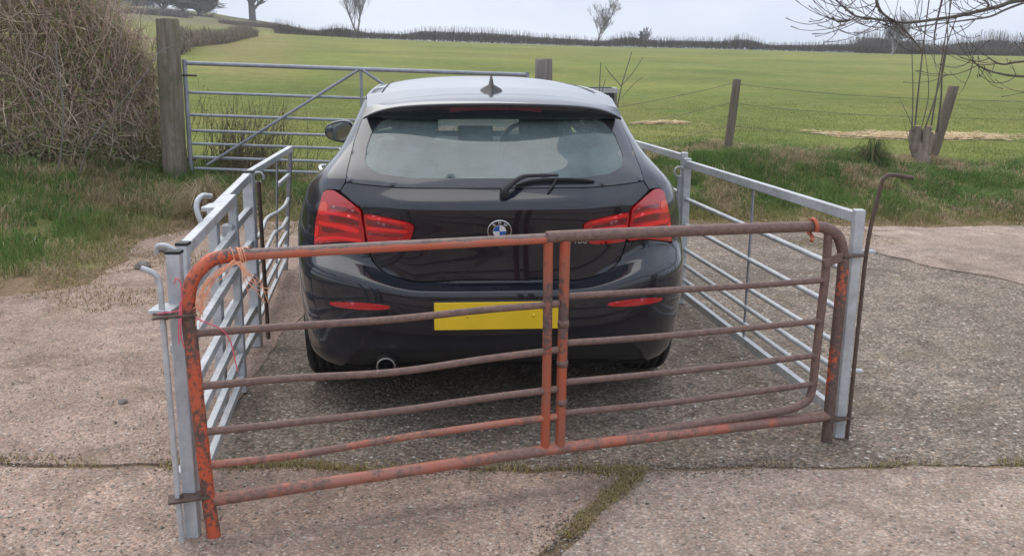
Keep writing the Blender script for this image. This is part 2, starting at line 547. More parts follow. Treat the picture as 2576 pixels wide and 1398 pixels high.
def rusty(name, amount, topwear=0.0, *,  orange=(.46, .095, .042), faded=(.32, .120, .078), rust1=(.085, .052, .044), rust2=(.19, .125, .105)):
    """flaking orange paint over brown rust; amount = how much paint is left"""
    m, nt, b, _ = new_mat(name)
    tc = tcoord(nt)
    mp = N(nt, 'ShaderNodeMapping'); mp.inputs['Scale'].default_value = (1, 1, .55); nt.links.new(tc, mp.inputs[0])
    n1 = noise(nt, mp.outputs[0], 7.0, 8, .72); n2 = noise(nt, tc, 55, 6, .75); n3 = noise(nt, tc, 2.2, 3, .5)
    s = math_n(nt, 'ADD', math_n(nt, 'MULTIPLY', n1, .48), math_n(nt, 'ADD', math_n(nt, 'MULTIPLY', n2, .26), math_n(nt, 'MULTIPLY', n3, .34)))
    if topwear:
        ge = nt.nodes.new('ShaderNodeNewGeometry'); sz = nt.nodes.new('ShaderNodeSeparateXYZ'); nt.links.new(ge.outputs['Normal'], sz.inputs[0])
        s = math_n(nt, 'SUBTRACT', s, math_n(nt, 'MULTIPLY', ramp(nt, sz.outputs['Z'], [(.25, 0.0), (.75, 1.0)]), topwear))
    th = 1.08 - (.30 + amount * .46)
    mask = ramp(nt, s, [(max(0, th - .015), 0.0), (min(1, th + .02), 1.0)])
    paint = mix(nt, ramp(nt, noise(nt, tc, 5, 4), [(.35, 0.0), (.65, 1.0)]), orange, faded)
    rst = mix(nt, ramp(nt, n2, [(.3, 0.0), (.7, 1.0)]), rust1, rust2)
    nt.links.new(mix(nt, mask, rst, paint), b.inputs['Base Color'])
    nt.links.new(ramp(nt, mask, [(0, .58), (1, .42)]), b.inputs['Roughness'])
    b.inputs['Metallic'].default_value = .12
    bump(nt, b, math_n(nt, 'ADD', mask, math_n(nt, 'MULTIPLY', n2, .8)), .35, .0015)
    return m
M['orange'] = rusty('flaking_orange_paint', .62)
M['orange_low'] = rusty('pinkish_worn_orange', .50, 0.0, orange=(.44, .135, .085), faded=(.37, .175, .13), rust1=(.16, .085, .065), rust2=(.30, .185, .15))
M['orange_top'] = rusty('half_worn_orange', .66, .22, orange=(.55, .13, .07), faded=(.44, .18, .12), rust1=(.12, .085, .075), rust2=(.26, .19, .165))
M['rust_rail'] = rusty('brown_rust_rail', .22, 0.0, orange=(.42, .13, .085), faded=(.36, .17, .13), rust1=(.10, .066, .060), rust2=(.26, .155, .122))
M['orange_left'] = rusty('streaked_orange_paint', .56, 0.0, orange=(.70, .105, .035), faded=(.50, .13, .07))
M['orange_half'] = rusty('patchy_orange_paint', .50, 0.0, orange=(.72, .10, .03), faded=(.58, .12, .05))
M['rust_rod'] = rusty('dark_rusty_rod', .10, 0.0, orange=(.2, .1, .07), faded=(.22, .14, .1), rust1=(.055, .036, .03), rust2=(.15, .10, .075))

def wood(name, c1, c2, lichen=0.0):
    m, nt, b, _ = new_mat(name)
    tc = tcoord(nt); mp = N(nt, 'ShaderNodeMapping'); mp.inputs['Scale'].default_value = (22, 22, 1.6); nt.links.new(tc, mp.inputs[0])
    f = noise(nt, mp.outputs[0], 1.6, 7, .65); g = noise(nt, tc, 6, 6, .7)
    c = ramp(nt, f, [(.3, c1), (.7, c2)])
    if lichen: c = mix(nt, math_n(nt, 'MULTIPLY', ramp(nt, g, [(.45, 0.0), (.62, 1.0)]), lichen), c, (.13, .135, .075))
    nt.links.new(c, b.inputs['Base Color']); b.inputs['Roughness'].default_value = .9; b.inputs['Specular IOR Level'].default_value = .2
    bump(nt, b, math_n(nt, 'ADD', f, math_n(nt, 'MULTIPLY', g, .5)), .7, .01)
    return m
M['post_mossy'] = wood('mossy_post_wood', (.12, .10, .078), (.30, .26, .21), .8)
M['post_grey'] = wood('weathered_post_wood', (.11, .088, .066), (.25, .21, .165), .15)
M['post_sawn'] = wood('grey_sawn_wood', (.13, .115, .105), (.30, .275, .25))
M['bark'] = wood('bark', (.09, .075, .062), (.20, .175, .15), .2)
M['stump_bark'] = wood('pale_stump_bark', (.16, .13, .105), (.36, .30, .245), .15)
M['bark_far'] = wood('far_bark', (.10, .095, .092), (.16, .15, .145))
M['cutwood'] = wood('cut_wood', (.34, .25, .17), (.48, .37, .26))
M['stone'] = plain('field_stone', (.20, .175, .16), .9, 0, .35, 18, bmp=.5)
M['trough'] = plain('dark_trough_plastic', (.035, .05, .055), .5, 0, .3, 12)
M['trough_rim'] = plain('pale_trough_rim', (.48, .47, .46), .6, 0, .2, 20)
M['twine_orange'] = plain('orange_twine', (.85, .40, .24), .8, 0, .15, 60)
M['twine_pink'] = plain('pink_twine', (.75, .14, .20), .8, 0, .15, 60)
M['wire'] = plain('fence_wire', (.20, .18, .165), .6, .6, .2, 30)

# ------------------------------------------------------------------ terrain
YARD = [(-14, -10), (14, -10), (14, 8.9), (7.5, 8.75), (4.74, 8.60), (3.72, 8.45), (2.1, 8.62), (1.6, 8.78), (.3, 9.0), (-1.0, 8.75), (-2.0, 8.50),
        (-2.55, 8.42), (-2.95, 8.05), (-3.12, 7.6), (-3.02, 7.0), (-2.92, 6.0), (-3.3, 5.72), (-5.0, 5.3), (-14, 4.6)]
def yard_d(x, y):
    d = dist_poly(x, y, YARD); return np.where(in_poly(x, y, YARD), -d, d)
H_OUT = lambda x: np.interp(x, [-9, -4.2, -3.2, -2.6, .2, 1.2, 2.4, 3.6, 5, 9], [.55, .42, .30, .20, .22, .40, .46, .42, .27, .25])
E95 = lambda t: np.interp(t, [-.8, -.6, -.41, -.36, -.30, -.25, -.163, -.022, .087, .212, .37, .535, .9], [.035, .035, .030, .028, .024, .0226, .0184, .0142, .0117, .0102, .0069, .0052, .003])
E160 = lambda t: np.interp(t, [-.8, -.6, -.406, -.356, -.315, -.287, -.272, -.25, -.235, -.2, -.15, -.1, 0, .9], [.052, .051, .0500, .0470, .0434, .0384, .0370, .0335, .0305, .025, .017, .008, .0, -.005])
def terrain_z(x, y):
    x = np.asarray(x, float); y = np.asarray(y, float)
    d = yard_d(x, y)
    edge = vnoise(x * 3.1, y * 3.1, 3) * .16 - .08
    z = -.008 + .024 * smoothstep(-.14, .10, d + edge)
    near = H_OUT(x) * smoothstep(.0, 1.75, d) + .05 * (vnoise(x * 1.7, y * 1.7, 5) - .5) * smoothstep(.1, .8, d) + .02 * (vnoise(x * 6, y * 6, 9) - .5) * smoothstep(.1, .5, d)
    yy = np.maximum(y, 1.0); t = x / yy
    k = smoothstep(10.3, 17, y)
    z95 = 1.5 + 95 * E95(t); z160 = 1.5 + 160 * E160(t)
    base = near * (1 - k) + .42 * k
    far = np.where(y < 95, (z95 - .42) * np.clip((y - 10.5) / 84.5, 0, 1), (z95 - .42) + (z160 - z95) * (y - 95) / 65)
    far = np.where(y > 160, (z160 - .42) - (y - 160) * .03, far)
    far = far + .25 * (vnoise(x * .07, y * .07, 21) - .5) * smoothstep(14, 40, y) * (1 - smoothstep(80, 95, y))
    return z + base + far

xs = np.unique(np.concatenate([np.linspace(-8.4, 9, 150), np.linspace(-30, -8.4, 45), np.linspace(9, 40, 50), np.linspace(-130, -30, 50), np.linspace(40, 140, 40), [-230, -180, 180, 230]]))
ys = np.unique(np.concatenate([np.linspace(4.4, 14, 96), np.linspace(14, 40, 60), np.linspace(40, 100, 60), np.linspace(100, 230, 50), [-60, -30, -12, -4, 0, 2, 3, 3.6, 4, 260, 300]]))
gx, gy = np.meshgrid(xs, ys, indexing='ij')
gz = terrain_z(gx, gy)
def pasture_col(x, y):
    d = yard_d(x, y)
    g = np.stack([.188 + 0 * x, .222 + 0 * x, .066 + 0 * x], -1)
    n = vnoise(x * .25, y * .25, 31)[..., None]; n2 = vnoise(x * .9, y * .9, 33)[..., None]
    g = g * (.88 + .28 * n) + (np.array([.235, .205, .080]) - g) * (smoothstep(.52, .9, n2) * .30)
    yel = (smoothstep(30, 60, y) * .30)[..., None]
    g = g * (1 - yel) + np.array([.25, .25, .095]) * yel
    # trodden strip along the left hedge, brown slope beyond it
    t = x / np.maximum(y, 1)
    strip = (smoothstep(-.36, -.29, t) * (1 - smoothstep(-.26, -.21, t)) * smoothstep(18, 30, y) * (1 - smoothstep(88, 98, y)))[..., None] * .75
    g = g * (1 - strip) + np.array([.27, .235, .105]) * strip
    hill = (smoothstep(97, 112, y))[..., None]
    g = g * (1 - hill) + np.array([.19, .185, .105]) * hill
    brown = (smoothstep(40, 60, y) * (1 - smoothstep(120, 150, y)) * (1 - smoothstep(-.33, -.275, t)) * smoothstep(.35, .6, vnoise(x * .06, y * .06, 41)))[..., None]
    g = g * (1 - brown) + np.array([.20, .15, .105]) * brown
    # mud round the gate and along the yard edge
    mud = np.exp(-(((x + 1.5) / 1.3) ** 2 + ((y - 10.0) / 1.3) ** 2)) * smoothstep(.30, .62, vnoise(x * 2.1, y * 2.1, 12) * .7 + .3)
    mud = np.maximum(mud, 1 - smoothstep(.05, .55, d + .5 * (vnoise(x * 2.3, y * 2.3, 17) - .5)))[..., None]
    g = g * (1 - mud) + np.array([.26, .19, .135]) * mud
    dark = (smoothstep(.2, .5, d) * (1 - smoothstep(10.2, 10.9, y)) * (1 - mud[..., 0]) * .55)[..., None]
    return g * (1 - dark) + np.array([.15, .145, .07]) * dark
nx, ny = gx.shape
idx = np.arange(nx * ny).reshape(nx, ny)
F = np.stack([idx[:-1, :-1], idx[1:, :-1], idx[1:, 1:], idx[:-1, 1:]], -1).reshape(-1, 4)
V = np.stack([gx, gy, gz], -1).reshape(-1, 3)
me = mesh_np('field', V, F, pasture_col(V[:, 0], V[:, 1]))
tag(add_obj('field', me, M['pasture']), kind='structure')

# ------------------------------------------------------------------ yard: four cast slabs with open joints
yard = empty('yard', (0, 0, 0)); tag(yard, kind='structure')
def wob(pts, a=.02, s=7, step=.10):
    p = np.array(resample(pts, step, False)); n = len(p)
    k = np.arange(n) * step * s
    p[1:-1, 0] += (vnoise(k, k * .3, 51)[1:-1] - .5) * 2 * a; p[1:-1, 1] += (vnoise(k, k * .7 + 9, 52)[1:-1] - .5) * 2 * a
    return [tuple(q) for q in p]
J_L = wob([(-14, 3.20), (-2.0, 3.215), (-1.2, 3.22)], .02)
J_R = wob([(.50, 3.215), (1.24, 3.25), (2.0, 3.27), (14, 3.33)], .025)
J_M = wob([(-1.2, 3.22), (-.3, 3.20), (.47, 3.205)], .03)
D_L = wob([(.44, 3.19), (.36, 3.02), (.235, 2.86), (.10, 2.62), (-.02, 2.40), (-.12, 1.6), (-.15, -10)], .022, 9)
D_R = wob([(.51, 3.20), (.42, 3.04), (.335, 2.88), (.205, 2.62), (.08, 2.40), (-.02, 1.6), (-.06, -10)], .022, 9)
B_J = wob([(-1.17, 3.30), (-1.28, 5.0), (-1.15, 6.4), (-.5, 7.8), (-.25, 9.0)], .02)
def slab(poly, mat, z=0.0, name='concrete_slab', seed=0, amp=.008):
    v, f = cdt(poly, [], .16)
    zz = z + (vnoise(v[:, 0] * 1.3, v[:, 1] * 1.3, 60 + seed) - .5) * amp
    v3 = np.stack([v[:, 0], v[:, 1], zz], -1); n3 = np.tile([0, 0, 1.0], (len(v3), 1))
    VV, FF = shell_from(v3, n3, f, 0, .06)
    o = add_obj(name, mesh_np(name, VV, FF, smooth=False), mat, yard)
    return o
def shift(pts, dx, dy): return [(p[0] + dx, p[1] + dy) for p in pts]
nl = [(-6.5, -1.5), (-.10, -1.5)] + [p for p in shift(D_L, .016, 0)[::-1] if p[1] > -1.4] + [p for p in shift(J_M, 0, -.018)[::-1] if p[0] < .40] + [p for p in shift(J_L, 0, -.018)[::-1][1:] if p[0] > -6.4] + [(-6.5, 3.17)]
nr = [(6.5, -1.5), (6.5, 3.27)] + [p for p in shift(J_R, .02, -.02)[::-1] if p[0] < 6.4] + [p for p in shift(D_R, -.012, 0) if p[1] > -1.4] + [(-.02, -1.5)]
bl = [p for p in shift(J_L, 0, .022) if p[0] > -6.4] + B_J + [(-1.0, 8.95), (-2.0, 8.66), (-2.7, 8.55), (-3.12, 8.1), (-3.28, 7.6), (-3.2, 7.0), (-3.08, 6.1), (-3.4, 5.88), (-5.0, 5.5), (-6.5, 5.4), (-6.5, 3.25)]
br = shift(B_J, -.03, 0)[::-1] + [p for p in shift(J_M, 0, .022) if p[0] > -1.15] + [p for p in shift(J_R, 0, .022) if p[0] < 6.4] + [(6.5, 3.34), (6.5, 8.9), (4.74, 8.76), (3.72, 8.62), (2.1, 8.78), (1.6, 8.94), (.3, 9.16)]
slab(nl, M['pink_concrete'], .004, seed=1)
slab(nr, M['worn_concrete'], .006, seed=2)
slab(bl, M['pink_concrete'], .001, seed=3, amp=.002)
slab(br, M['aggregate'], -.003, seed=4, amp=.002)
ov = wob([(2.72, 8.62), (2.62, 8.1), (2.80, 7.55), (3.15, 6.75), (3.48, 6.35), (3.80, 5.95), (4.6, 5.3), (6.4, 4.6)], .05, 6, .12)
slab(ov + [(6.4, 8.85), (4.74, 8.7), (3.72, 8.57)], M['worn_concrete'], .006, seed=5, amp=.004)

# ------------------------------------------------------------------ blades of grass
def blades(name, P_, h, w, lean, cols, mat, parent=None, tipdark=.0, bend=1.0):
    """P_ (n,3) roots; three-step bent blades as one mesh"""
    n = len(P_); az = rng.uniform(0, 2 * np.pi, n); faz = rng.uniform(0, 2 * np.pi, n)
    dirv = np.stack([np.cos(az), np.sin(az), 0 * az], -1); side = np.stack([np.cos(faz), np.sin(faz), 0 * az], -1)
    ln = lean * rng.uniform(.3, 1.3, n)
    b0 = P_ - np.array([0, 0, .012])
    m1 = P_ + dirv * (h * ln * .30)[:, None] + np.array([0, 0, 1.0]) * (h * .58)[:, None]
    t1 = P_ + dirv * (h * ln * (.95 * bend))[:, None] + np.array([0, 0, 1.0]) * (h * (1 - .35 * np.minimum(ln, 1.4)))[:, None]
    s = side * (w / 2)[:, None]
    V = np.stack([b0 - s, b0 + s, m1 - s * .75, m1 + s * .75, t1], 1).reshape(-1, 3)
    k = (np.arange(n) * 5)[:, None]
    F = np.concatenate([k + [0, 1, 3], k + [0, 3, 2], k + [2, 3, 4]], 0)
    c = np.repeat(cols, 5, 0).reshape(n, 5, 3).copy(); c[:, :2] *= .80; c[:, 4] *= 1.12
    o = add_obj(name, mesh_np(name, V, F, c.reshape(-1, 3)), mat, parent)
    return o

def pick(cols, n, wts=None, jit=.18):
    c = np.array(cols)[rng.choice(len(cols), n, p=wts)]
    return c * rng.uniform(1 - jit, 1 + jit, (n, 1)) * rng.uniform(.94, 1.06, (n, 3))
G_GREEN = [(.13, .235, .055), (.16, .26, .065), (.205, .28, .085), (.095, .18, .045)]
G_DRY = [(.46, .37, .22), (.56, .47, .29), (.36, .28, .165), (.48, .36, .24)]
G_OLIVE = [(.29, .285, .11), (.34, .31, .135), (.23, .24, .085)]

def scatter(n, x0, x1, y0, y1):
    return rng.uniform(x0, x1, n), rng.uniform(y0, y1, n)

def verge(name, n, box, cond, hmin, hmax, dry_seed, dry_bias, w=(.004, .009)):
    x, y = scatter(n, *box); d = yard_d(x, y); k = cond(x, y, d)
    x, y, d = x[k], y[k], d[k]; m = len(x)
    tuft = vnoise(x * 2.6, y * 2.6, dry_seed); tuft2 = vnoise(x * 6.5, y * 6.5, dry_seed + 1)
    hgt = (hmin + (hmax - hmin) * (tuft * .65 + tuft2 * .35) ** 1.5 * 1.4) * rng.uniform(.5, 1.15, m) * smoothstep(-.12, .45, d) + .012
    dry = smoothstep(.46, .70, vnoise(x * 1.9 + 7, y * 1.9, dry_seed + 5) * .40 + vnoise(x * 6.3, y * 6.3 + 3, dry_seed + 6) * .42 + rng.uniform(0, .30, m) + dry_bias)
    g = pick(G_GREEN, m); dr = pick(G_DRY, m); ol = pick(G_OLIVE, m)
    edge = (1 - smoothstep(.1, .55, d))[:, None]
    col = g * (1 - edge) + ol * edge
    isd = (rng.uniform(0, 1, m) < dry)[:, None]
    col = np.where(isd, dr, col)
    P_ = np.stack([x, y, terrain_z(x, y)], -1)
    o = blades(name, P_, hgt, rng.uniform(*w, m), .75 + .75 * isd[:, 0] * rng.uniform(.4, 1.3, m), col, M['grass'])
    return o

# ------------------------------------------------------------------ the car
def pchip(xs,ys):
    xs=np.array(xs,float);ys=np.array(ys,float);h=np.diff(xs);d=np.diff(ys)/h
    m=np.zeros(len(xs));m[0]=d[0];m[-1]=d[-1]
    for i in range(1,len(xs)-1):
        if d[i-1]*d[i]>0:
            w1=2*h[i]+h[i-1];w2=h[i]+2*h[i-1];m[i]=(w1+w2)/(w1/d[i-1]+w2/d[i])
    def f(x):
        x=np.asarray(x,float);xc=np.clip(x,xs[0],xs[-1])
        i=np.clip(np.searchsorted(xs,xc,side='right')-1,0,len(xs)-2)
        t=(xc-xs[i])/h[i]
        return ((1+2*t)*(1-t)**2*ys[i]+t*(1-t)**2*h[i]*m[i]+t*t*(3-2*t)*ys[i+1]+t*t*(t-1)*h[i]*m[i+1])
    return f
# v, centre z, centre y, side z, side y, half width
KN=[(0.00,.250,.190,.205,.175,.765),(.06,.275,.095,.240,.085,.792),(.16,.365,.038,.380,.034,.812),
(.26,.460,.008,.470,.010,.823),(.36,.550,.000,.560,.000,.828),(.42,.598,.003,.640,.006,.829),(.44,.608,.015,.657,.016,.829),
(.50,.613,.060,.692,.058,.828),(.56,.622,.100,.732,.104,.826),(.60,.660,.101,.762,.112,.824),(.75,.800,.080,.850,.120,.814),
(.88,.922,.052,.935,.132,.795),(.90,.936,.056,.950,.138,.790),(.97,.990,.115,.996,.158,.758),(1.0,1.012,.135,1.020,.170,.735),
(1.15,1.120,.262,1.120,.285,.655),(1.30,1.240,.405,1.235,.420,.597),(1.42,1.335,.520,1.330,.535,.553)]
_v=[k[0] for k in KN]
zC=pchip(_v,[k[1] for k in KN]);yC=pchip(_v,[k[2] for k in KN]);zS=pchip(_v,[k[3] for k in KN]);yS=pchip(_v,[k[4] for k in KN]);WV=pchip(_v,[k[5] for k in KN])
DV=pchip([0,.5,.9,1.0,1.42],[.47,.46,.42,.36,.30])
# arc-length table of a superellipse quadrant
_N=2.6;_t=np.linspace(0,np.pi/2,4001);_q=np.sin(_t)**(2/_N);_e=1-np.cos(_t)**(2/_N)
_s=np.concatenate([[0],np.cumsum(np.hypot(np.diff(_q*.86),np.diff(_e*.44)))]);LQ=_s[-1];_s=_s/LQ
def P(A,v):
    """body surface: A in [-1,1] wraps the tail, |A|>1 runs forward along the flank"""
    A=np.asarray(A,float);v=np.asarray(v,float);s=np.sign(A);a=np.abs(A)
    q=np.interp(np.minimum(a,1),_s,_q);e=np.interp(np.minimum(a,1),_s,_e)
    W=WV(v);x=W*q
    w=np.clip((x-.30)/.38,0,1);w=w*w*(3-2*w)
    w=np.where(v>1.0,w*np.clip((1.15-v)/.15,0,1)+(1-np.clip((1.15-v)/.15,0,1))*w,w)
    z=zC(v)*(1-w)+zS(v)*w;y=yC(v)*(1-w)+yS(v)*w
    y=y+DV(v)*e+np.maximum(a-1,0)*LQ
    t=np.clip((y-3.25)/1.06,0,1);tap=(1-t**2.4)**(1/2.4)
    fl=np.clip((y-.30)/.42,0,1);mid=1+.060*fl*fl*(3-2*fl)*np.clip((1.12-v)/.5,0,1)
    x=x*tap*mid
    return np.stack([s*x,y,z],-1)
def A_of(y,v):
    """flank coordinate for a given y"""
    return 1+(y-(yS(v)+DV(v)))/LQ

def rise(A, v, y):
    return (.032 * np.sin(np.clip((y - .45) / 2.5, 0, 1) * np.pi) - .035 * smoothstep(1.9, 2.6, y)) * np.clip((v - 1.0) / .42, 0, 1)
def S3(Av):
    """points (A, v) -> car space"""
    p = P(Av[:, 0], Av[:, 1])
    p[:, 2] += rise(Av[:, 0], Av[:, 1], p[:, 1])
    return p
def S3n(Av, e=2e-3):
    a = S3(Av + [e, 0]) - S3(Av - [e, 0]); b = S3(Av + [0, e]) - S3(np.column_stack([Av[:, 0], np.maximum(Av[:, 1] - e, 0)]))
    n = np.cross(a, b); n /= np.linalg.norm(n, axis=1, keepdims=True) + 1e-9
    return n
car = empty('car', (-.045, 3.525, 0), .080, 'black hatchback with red tail lamps parked inside the pen of hurdles', 'car')
VS = 1.18   # v to metres, roughly
def patch(name, poly, holes=(), step=.022, off=0.0, th=.012, mat=None, parent=None, surf=S3, surfn=S3n, scale=(LQ, 1 / VS * 1.18)):
    sc = np.array([LQ, 1.0])
    v, f = cdt([(p[0] * sc[0], p[1] * sc[1]) for p in poly], [[(p[0] * sc[0], p[1] * sc[1]) for p in h] for h in holes], step)
    Av = v / sc
    p3 = surf(Av); n3 = surfn(Av)
    V, F = shell_from(p3, n3, f, off, th)
    return add_obj(name, mesh_np(name, V, F), mat, parent or car)
def mir(poly): return [(-a, v) for a, v in reversed(poly)]
def sym(half):
    """half outline listed from the centre line out and back to the centre line, A<0 side"""
    h = [p for p in half]
    return h + [(-a, v) for a, v in reversed(h) if abs(a) > 1e-4]

HATCH = [(0, .9765), (-0.2467, 0.9770), (-0.4221, 0.9746), (-0.5830, 0.9769), (-0.6588, 0.9799), (-0.6597, 0.9307), (-0.6117, 0.9004), (-0.5457, 0.8556), (-0.5343, 0.8356), (-0.5199, 0.7526), (-0.5085, 0.6580),
         (-0.4955, 0.6102), (-0.4833, 0.5828), (-0.4598, 0.5638), (-0.4236, 0.5477), (-0.3429, 0.5635), (-.15, .5748), (0, .5748)]
LAMP_IN = [(-0.5313, 0.8311), (-0.4222, 0.8282), (-0.3526, 0.8208), (-0.3312, 0.8093), (-0.3271, 0.7984), (-0.3348, 0.7610), (-0.3500, 0.7242), (-0.3689, 0.7113), (-0.5030, 0.6668), (-0.5073, 0.6793), (-0.5180, 0.7476)]
LAMP_OUT = [(-0.7447, 0.9122), (-0.7287, 0.9256), (-0.6904, 0.9283), (-0.6146, 0.8905), (-0.5515, 0.8475), (-0.5427, 0.8287), (-0.5253, 0.7412), (-0.5163, 0.6614), (-0.5740, 0.6369), (-0.6427, 0.6051), (-0.7619, 0.5679), (-0.7615, 0.6115), (-0.7615, 0.6980), (-0.7551, 0.7816), (-0.7477, 0.8657)]
BUMP_TOP = [(-0.7627, 0.5611), (-0.6430, 0.5986), (-0.5741, 0.6305), (-0.5131, 0.6531), (-0.5021, 0.6095), (-0.4879, 0.5786), (-0.4621, 0.5566), (-0.4236, 0.5396), (-0.3429, 0.5509), (-.15, .5705), (0, .5705)]
BUMP_LOW = [(-.6477, .0700), (-.5963, .1129), (-.5547, .1335), (-.4937, .1449), (-.1733, .1594), (0, .1580)]
GLASS = [(0, 1.345), (-0.3340, 1.3449), (-0.6122, 1.3394), (-0.7590, 1.3322), (-0.7931, 1.2965), (-0.7775, 1.1948), (-0.7013, 1.0457), (-0.6629, 0.9835), (-0.5831, 0.9804), (-0.4223, 0.9783), (-0.2469, 0.9806), (0, .9802)]
CLEAR = [(0, 1.325), (-0.3330, 1.3248), (-0.5600, 1.3181), (-0.6426, 1.2914), (-0.6780, 1.2385), (-0.6697, 1.1694), (-0.6424, 1.1049), (-0.6000, 1.0649), (-0.5228, 1.0382), (-0.4534, 1.0316), (-0.3736, 1.0267), (-.15, 1.0265), (0, 1.0269)]
def smooth_half(h): return h
arch_y, arch_z, arch_r = .86, .320, .352
def yz(y, z):
    """(A, v) on the flank for a point at height z"""
    vs = np.linspace(0, 1.42, 600); v = float(np.interp(z, zS(vs), vs)); return (float(A_of(y, v)), v)
def arch(cy, a0, a1, n=22, r=arch_r):
    return [yz(cy + r * math.cos(a), max(arch_z + r * math.sin(a), .208)) for a in np.linspace(a0, a1, n)]

# --- bumper (runs round to the wheel arches)
ar = arch(arch_y, math.pi * .62, math.pi * 1.06, 14)      # rear half of the arch opening, from near its top down
top_out = yz(arch_y - .10, .690)
bh = BUMP_TOP[::-1]                                       # centre -> outer corner
half = bh + [(-.85, .572), (-.95, .585)] + [(-ar[0][0], .592)] + [(-a, v) for a, v in ar] + [(-.93, .062), (-.86, .047), (-.78, .036), (-.70, .040)] + BUMP_LOW
bump_poly = sym(half)
bumper = patch('bumper', bump_poly, step=.020, off=0, th=.03, mat=M['paint'])
# --- tailgate with openings for the inner lamps
def grow(poly, k):
    c = np.mean(poly, 0); return [tuple(c + (np.array(p) - c) * k) for p in poly]
li = chaikin(LAMP_IN, 2, .12)
hatch_poly = sym(HATCH)
tail = patch('tailgate', hatch_poly, [grow(li, 1.035), mir(grow(li, 1.035))], step=.018, th=.02, mat=M['paint'])
# --- rear window: black border and clear pane
cl = sym(CLEAR)
cl = chaikin(cl, 1, .15)
rw = patch('rear_window', sym(GLASS), [grow(cl, 1.0)], step=.024, off=.002, th=.005, mat=M['frit'])
patch('pane', cl, step=.030, off=-.001, th=0, mat=M['rear_glass'], parent=rw)
# --- lamps
lo = chaikin(LAMP_OUT, 2, .10)
def lamp(side):
    f = (lambda p: p) if side < 0 else mir
    L = patch('tail_lamp', f(lo), step=.012, off=.004, th=.02, mat=M['lens_red'])
    for pl in ([(-0.6900, 0.8441), (-0.6037, 0.8436), (-0.5491, 0.8308), (-0.5479, 0.8143), (-0.6022, 0.8230), (-0.6857, 0.8238)],
               [(-0.6885, 0.7846), (-0.5979, 0.7863), (-0.5463, 0.7815), (-0.5430, 0.7525), (-0.5961, 0.7514), (-0.6770, 0.7410)],
               [(-0.7217, 0.6986), (-0.6805, 0.6984), (-0.6278, 0.6916), (-0.5883, 0.6938), (-0.6788, 0.6600), (-0.7140, 0.6625)]):
        patch('smoked_strip', f(chaikin(pl, 2, .2)), step=.012, off=.0056, th=.004, mat=M['lens_dark'], parent=L)
    patch('turn_signal', f(chaikin([(-0.7425, 0.8603), (-0.7007, 0.8560), (-0.6950, 0.7925), (-0.7177, 0.7769), (-0.7496, 0.7841)], 2, .2)), step=.012, off=.0054, th=.004, mat=M['lens_amber'], parent=L)
    for pl in ([(-.735, .806), (-.60, .808), (-.550, .800), (-.548, .786), (-.60, .789), (-.70, .787), (-.738, .781)],
               [(-.752, .737), (-.69, .733), (-.60, .735), (-.545, .735), (-.541, .706), (-.60, .701), (-.66, .708), (-.735, .708)],
               [(-.752, .606), (-.70, .630), (-.60, .655), (-.535, .676), (-.530, .658), (-.575, .642), (-.64, .622), (-.752, .585)],
               [(-.756, .700), (-.732, .698), (-.736, .615), (-.757, .608)]):
        patch('light_bar', f(chaikin(pl, 2, .2)), step=.012, off=.0062, th=.004, mat=M['lens_bar'], parent=L)
    I = patch('inner_tail_lamp', f(li), step=.012, off=.004, th=.02, mat=M['lens_red'])
    patch('smoked_strip', f(chaikin([(-0.5192, 0.8031), (-0.4204, 0.8004), (-0.3629, 0.7973), (-0.3622, 0.7839), (-0.4199, 0.7808), (-0.5119, 0.7713)], 2, .2)), step=.012, off=.0056, th=.004, mat=M['lens_dark'], parent=I)
    patch('smoked_strip', f([(-0.5097, 0.7291), (-0.3669, 0.7637), (-0.3670, 0.7569), (-0.5088, 0.7199)]), step=.012, off=.0056, th=.004, mat=M['lens_dark'], parent=I)
    patch('light_bar', f(chaikin([(-.514, .762), (-.42, .782), (-.352, .787), (-.348, .774), (-.42, .766), (-.512, .741)], 2, .2)), step=.012, off=.0062, th=.004, mat=M['lens_bar'], parent=I)
    patch('light_bar', f(chaikin([(-.515, .822), (-.42, .824), (-.36, .818), (-.357, .808), (-.42, .812), (-.514, .806)], 2, .2)), step=.012, off=.0062, th=.004, mat=M['lens_bar'], parent=I)
    rf = patch('fog_reflector', f(chaikin([(-0.6726, 0.3395), (-0.5370, 0.3560), (-0.4243, 0.3555), (-0.4112, 0.3471), (-0.4251, 0.3351), (-0.5196, 0.3233), (-0.6209, 0.3214), (-0.6645, 0.3250)], 2, .2)), step=.014, off=.003, th=.01, mat=M['lens_fog'])
    patch('reflector_recess', f(chaikin([(-0.6948, 0.3414), (-0.5369, 0.3624), (-0.4110, 0.3609), (-0.3894, 0.3473), (-0.4168, 0.3272), (-0.5197, 0.3151), (-0.6291, 0.3125), (-0.6829, 0.3194)], 2, .2)), step=.02, off=.0012, th=.004, mat=M['trim'])
lamp(-1); lamp(1)
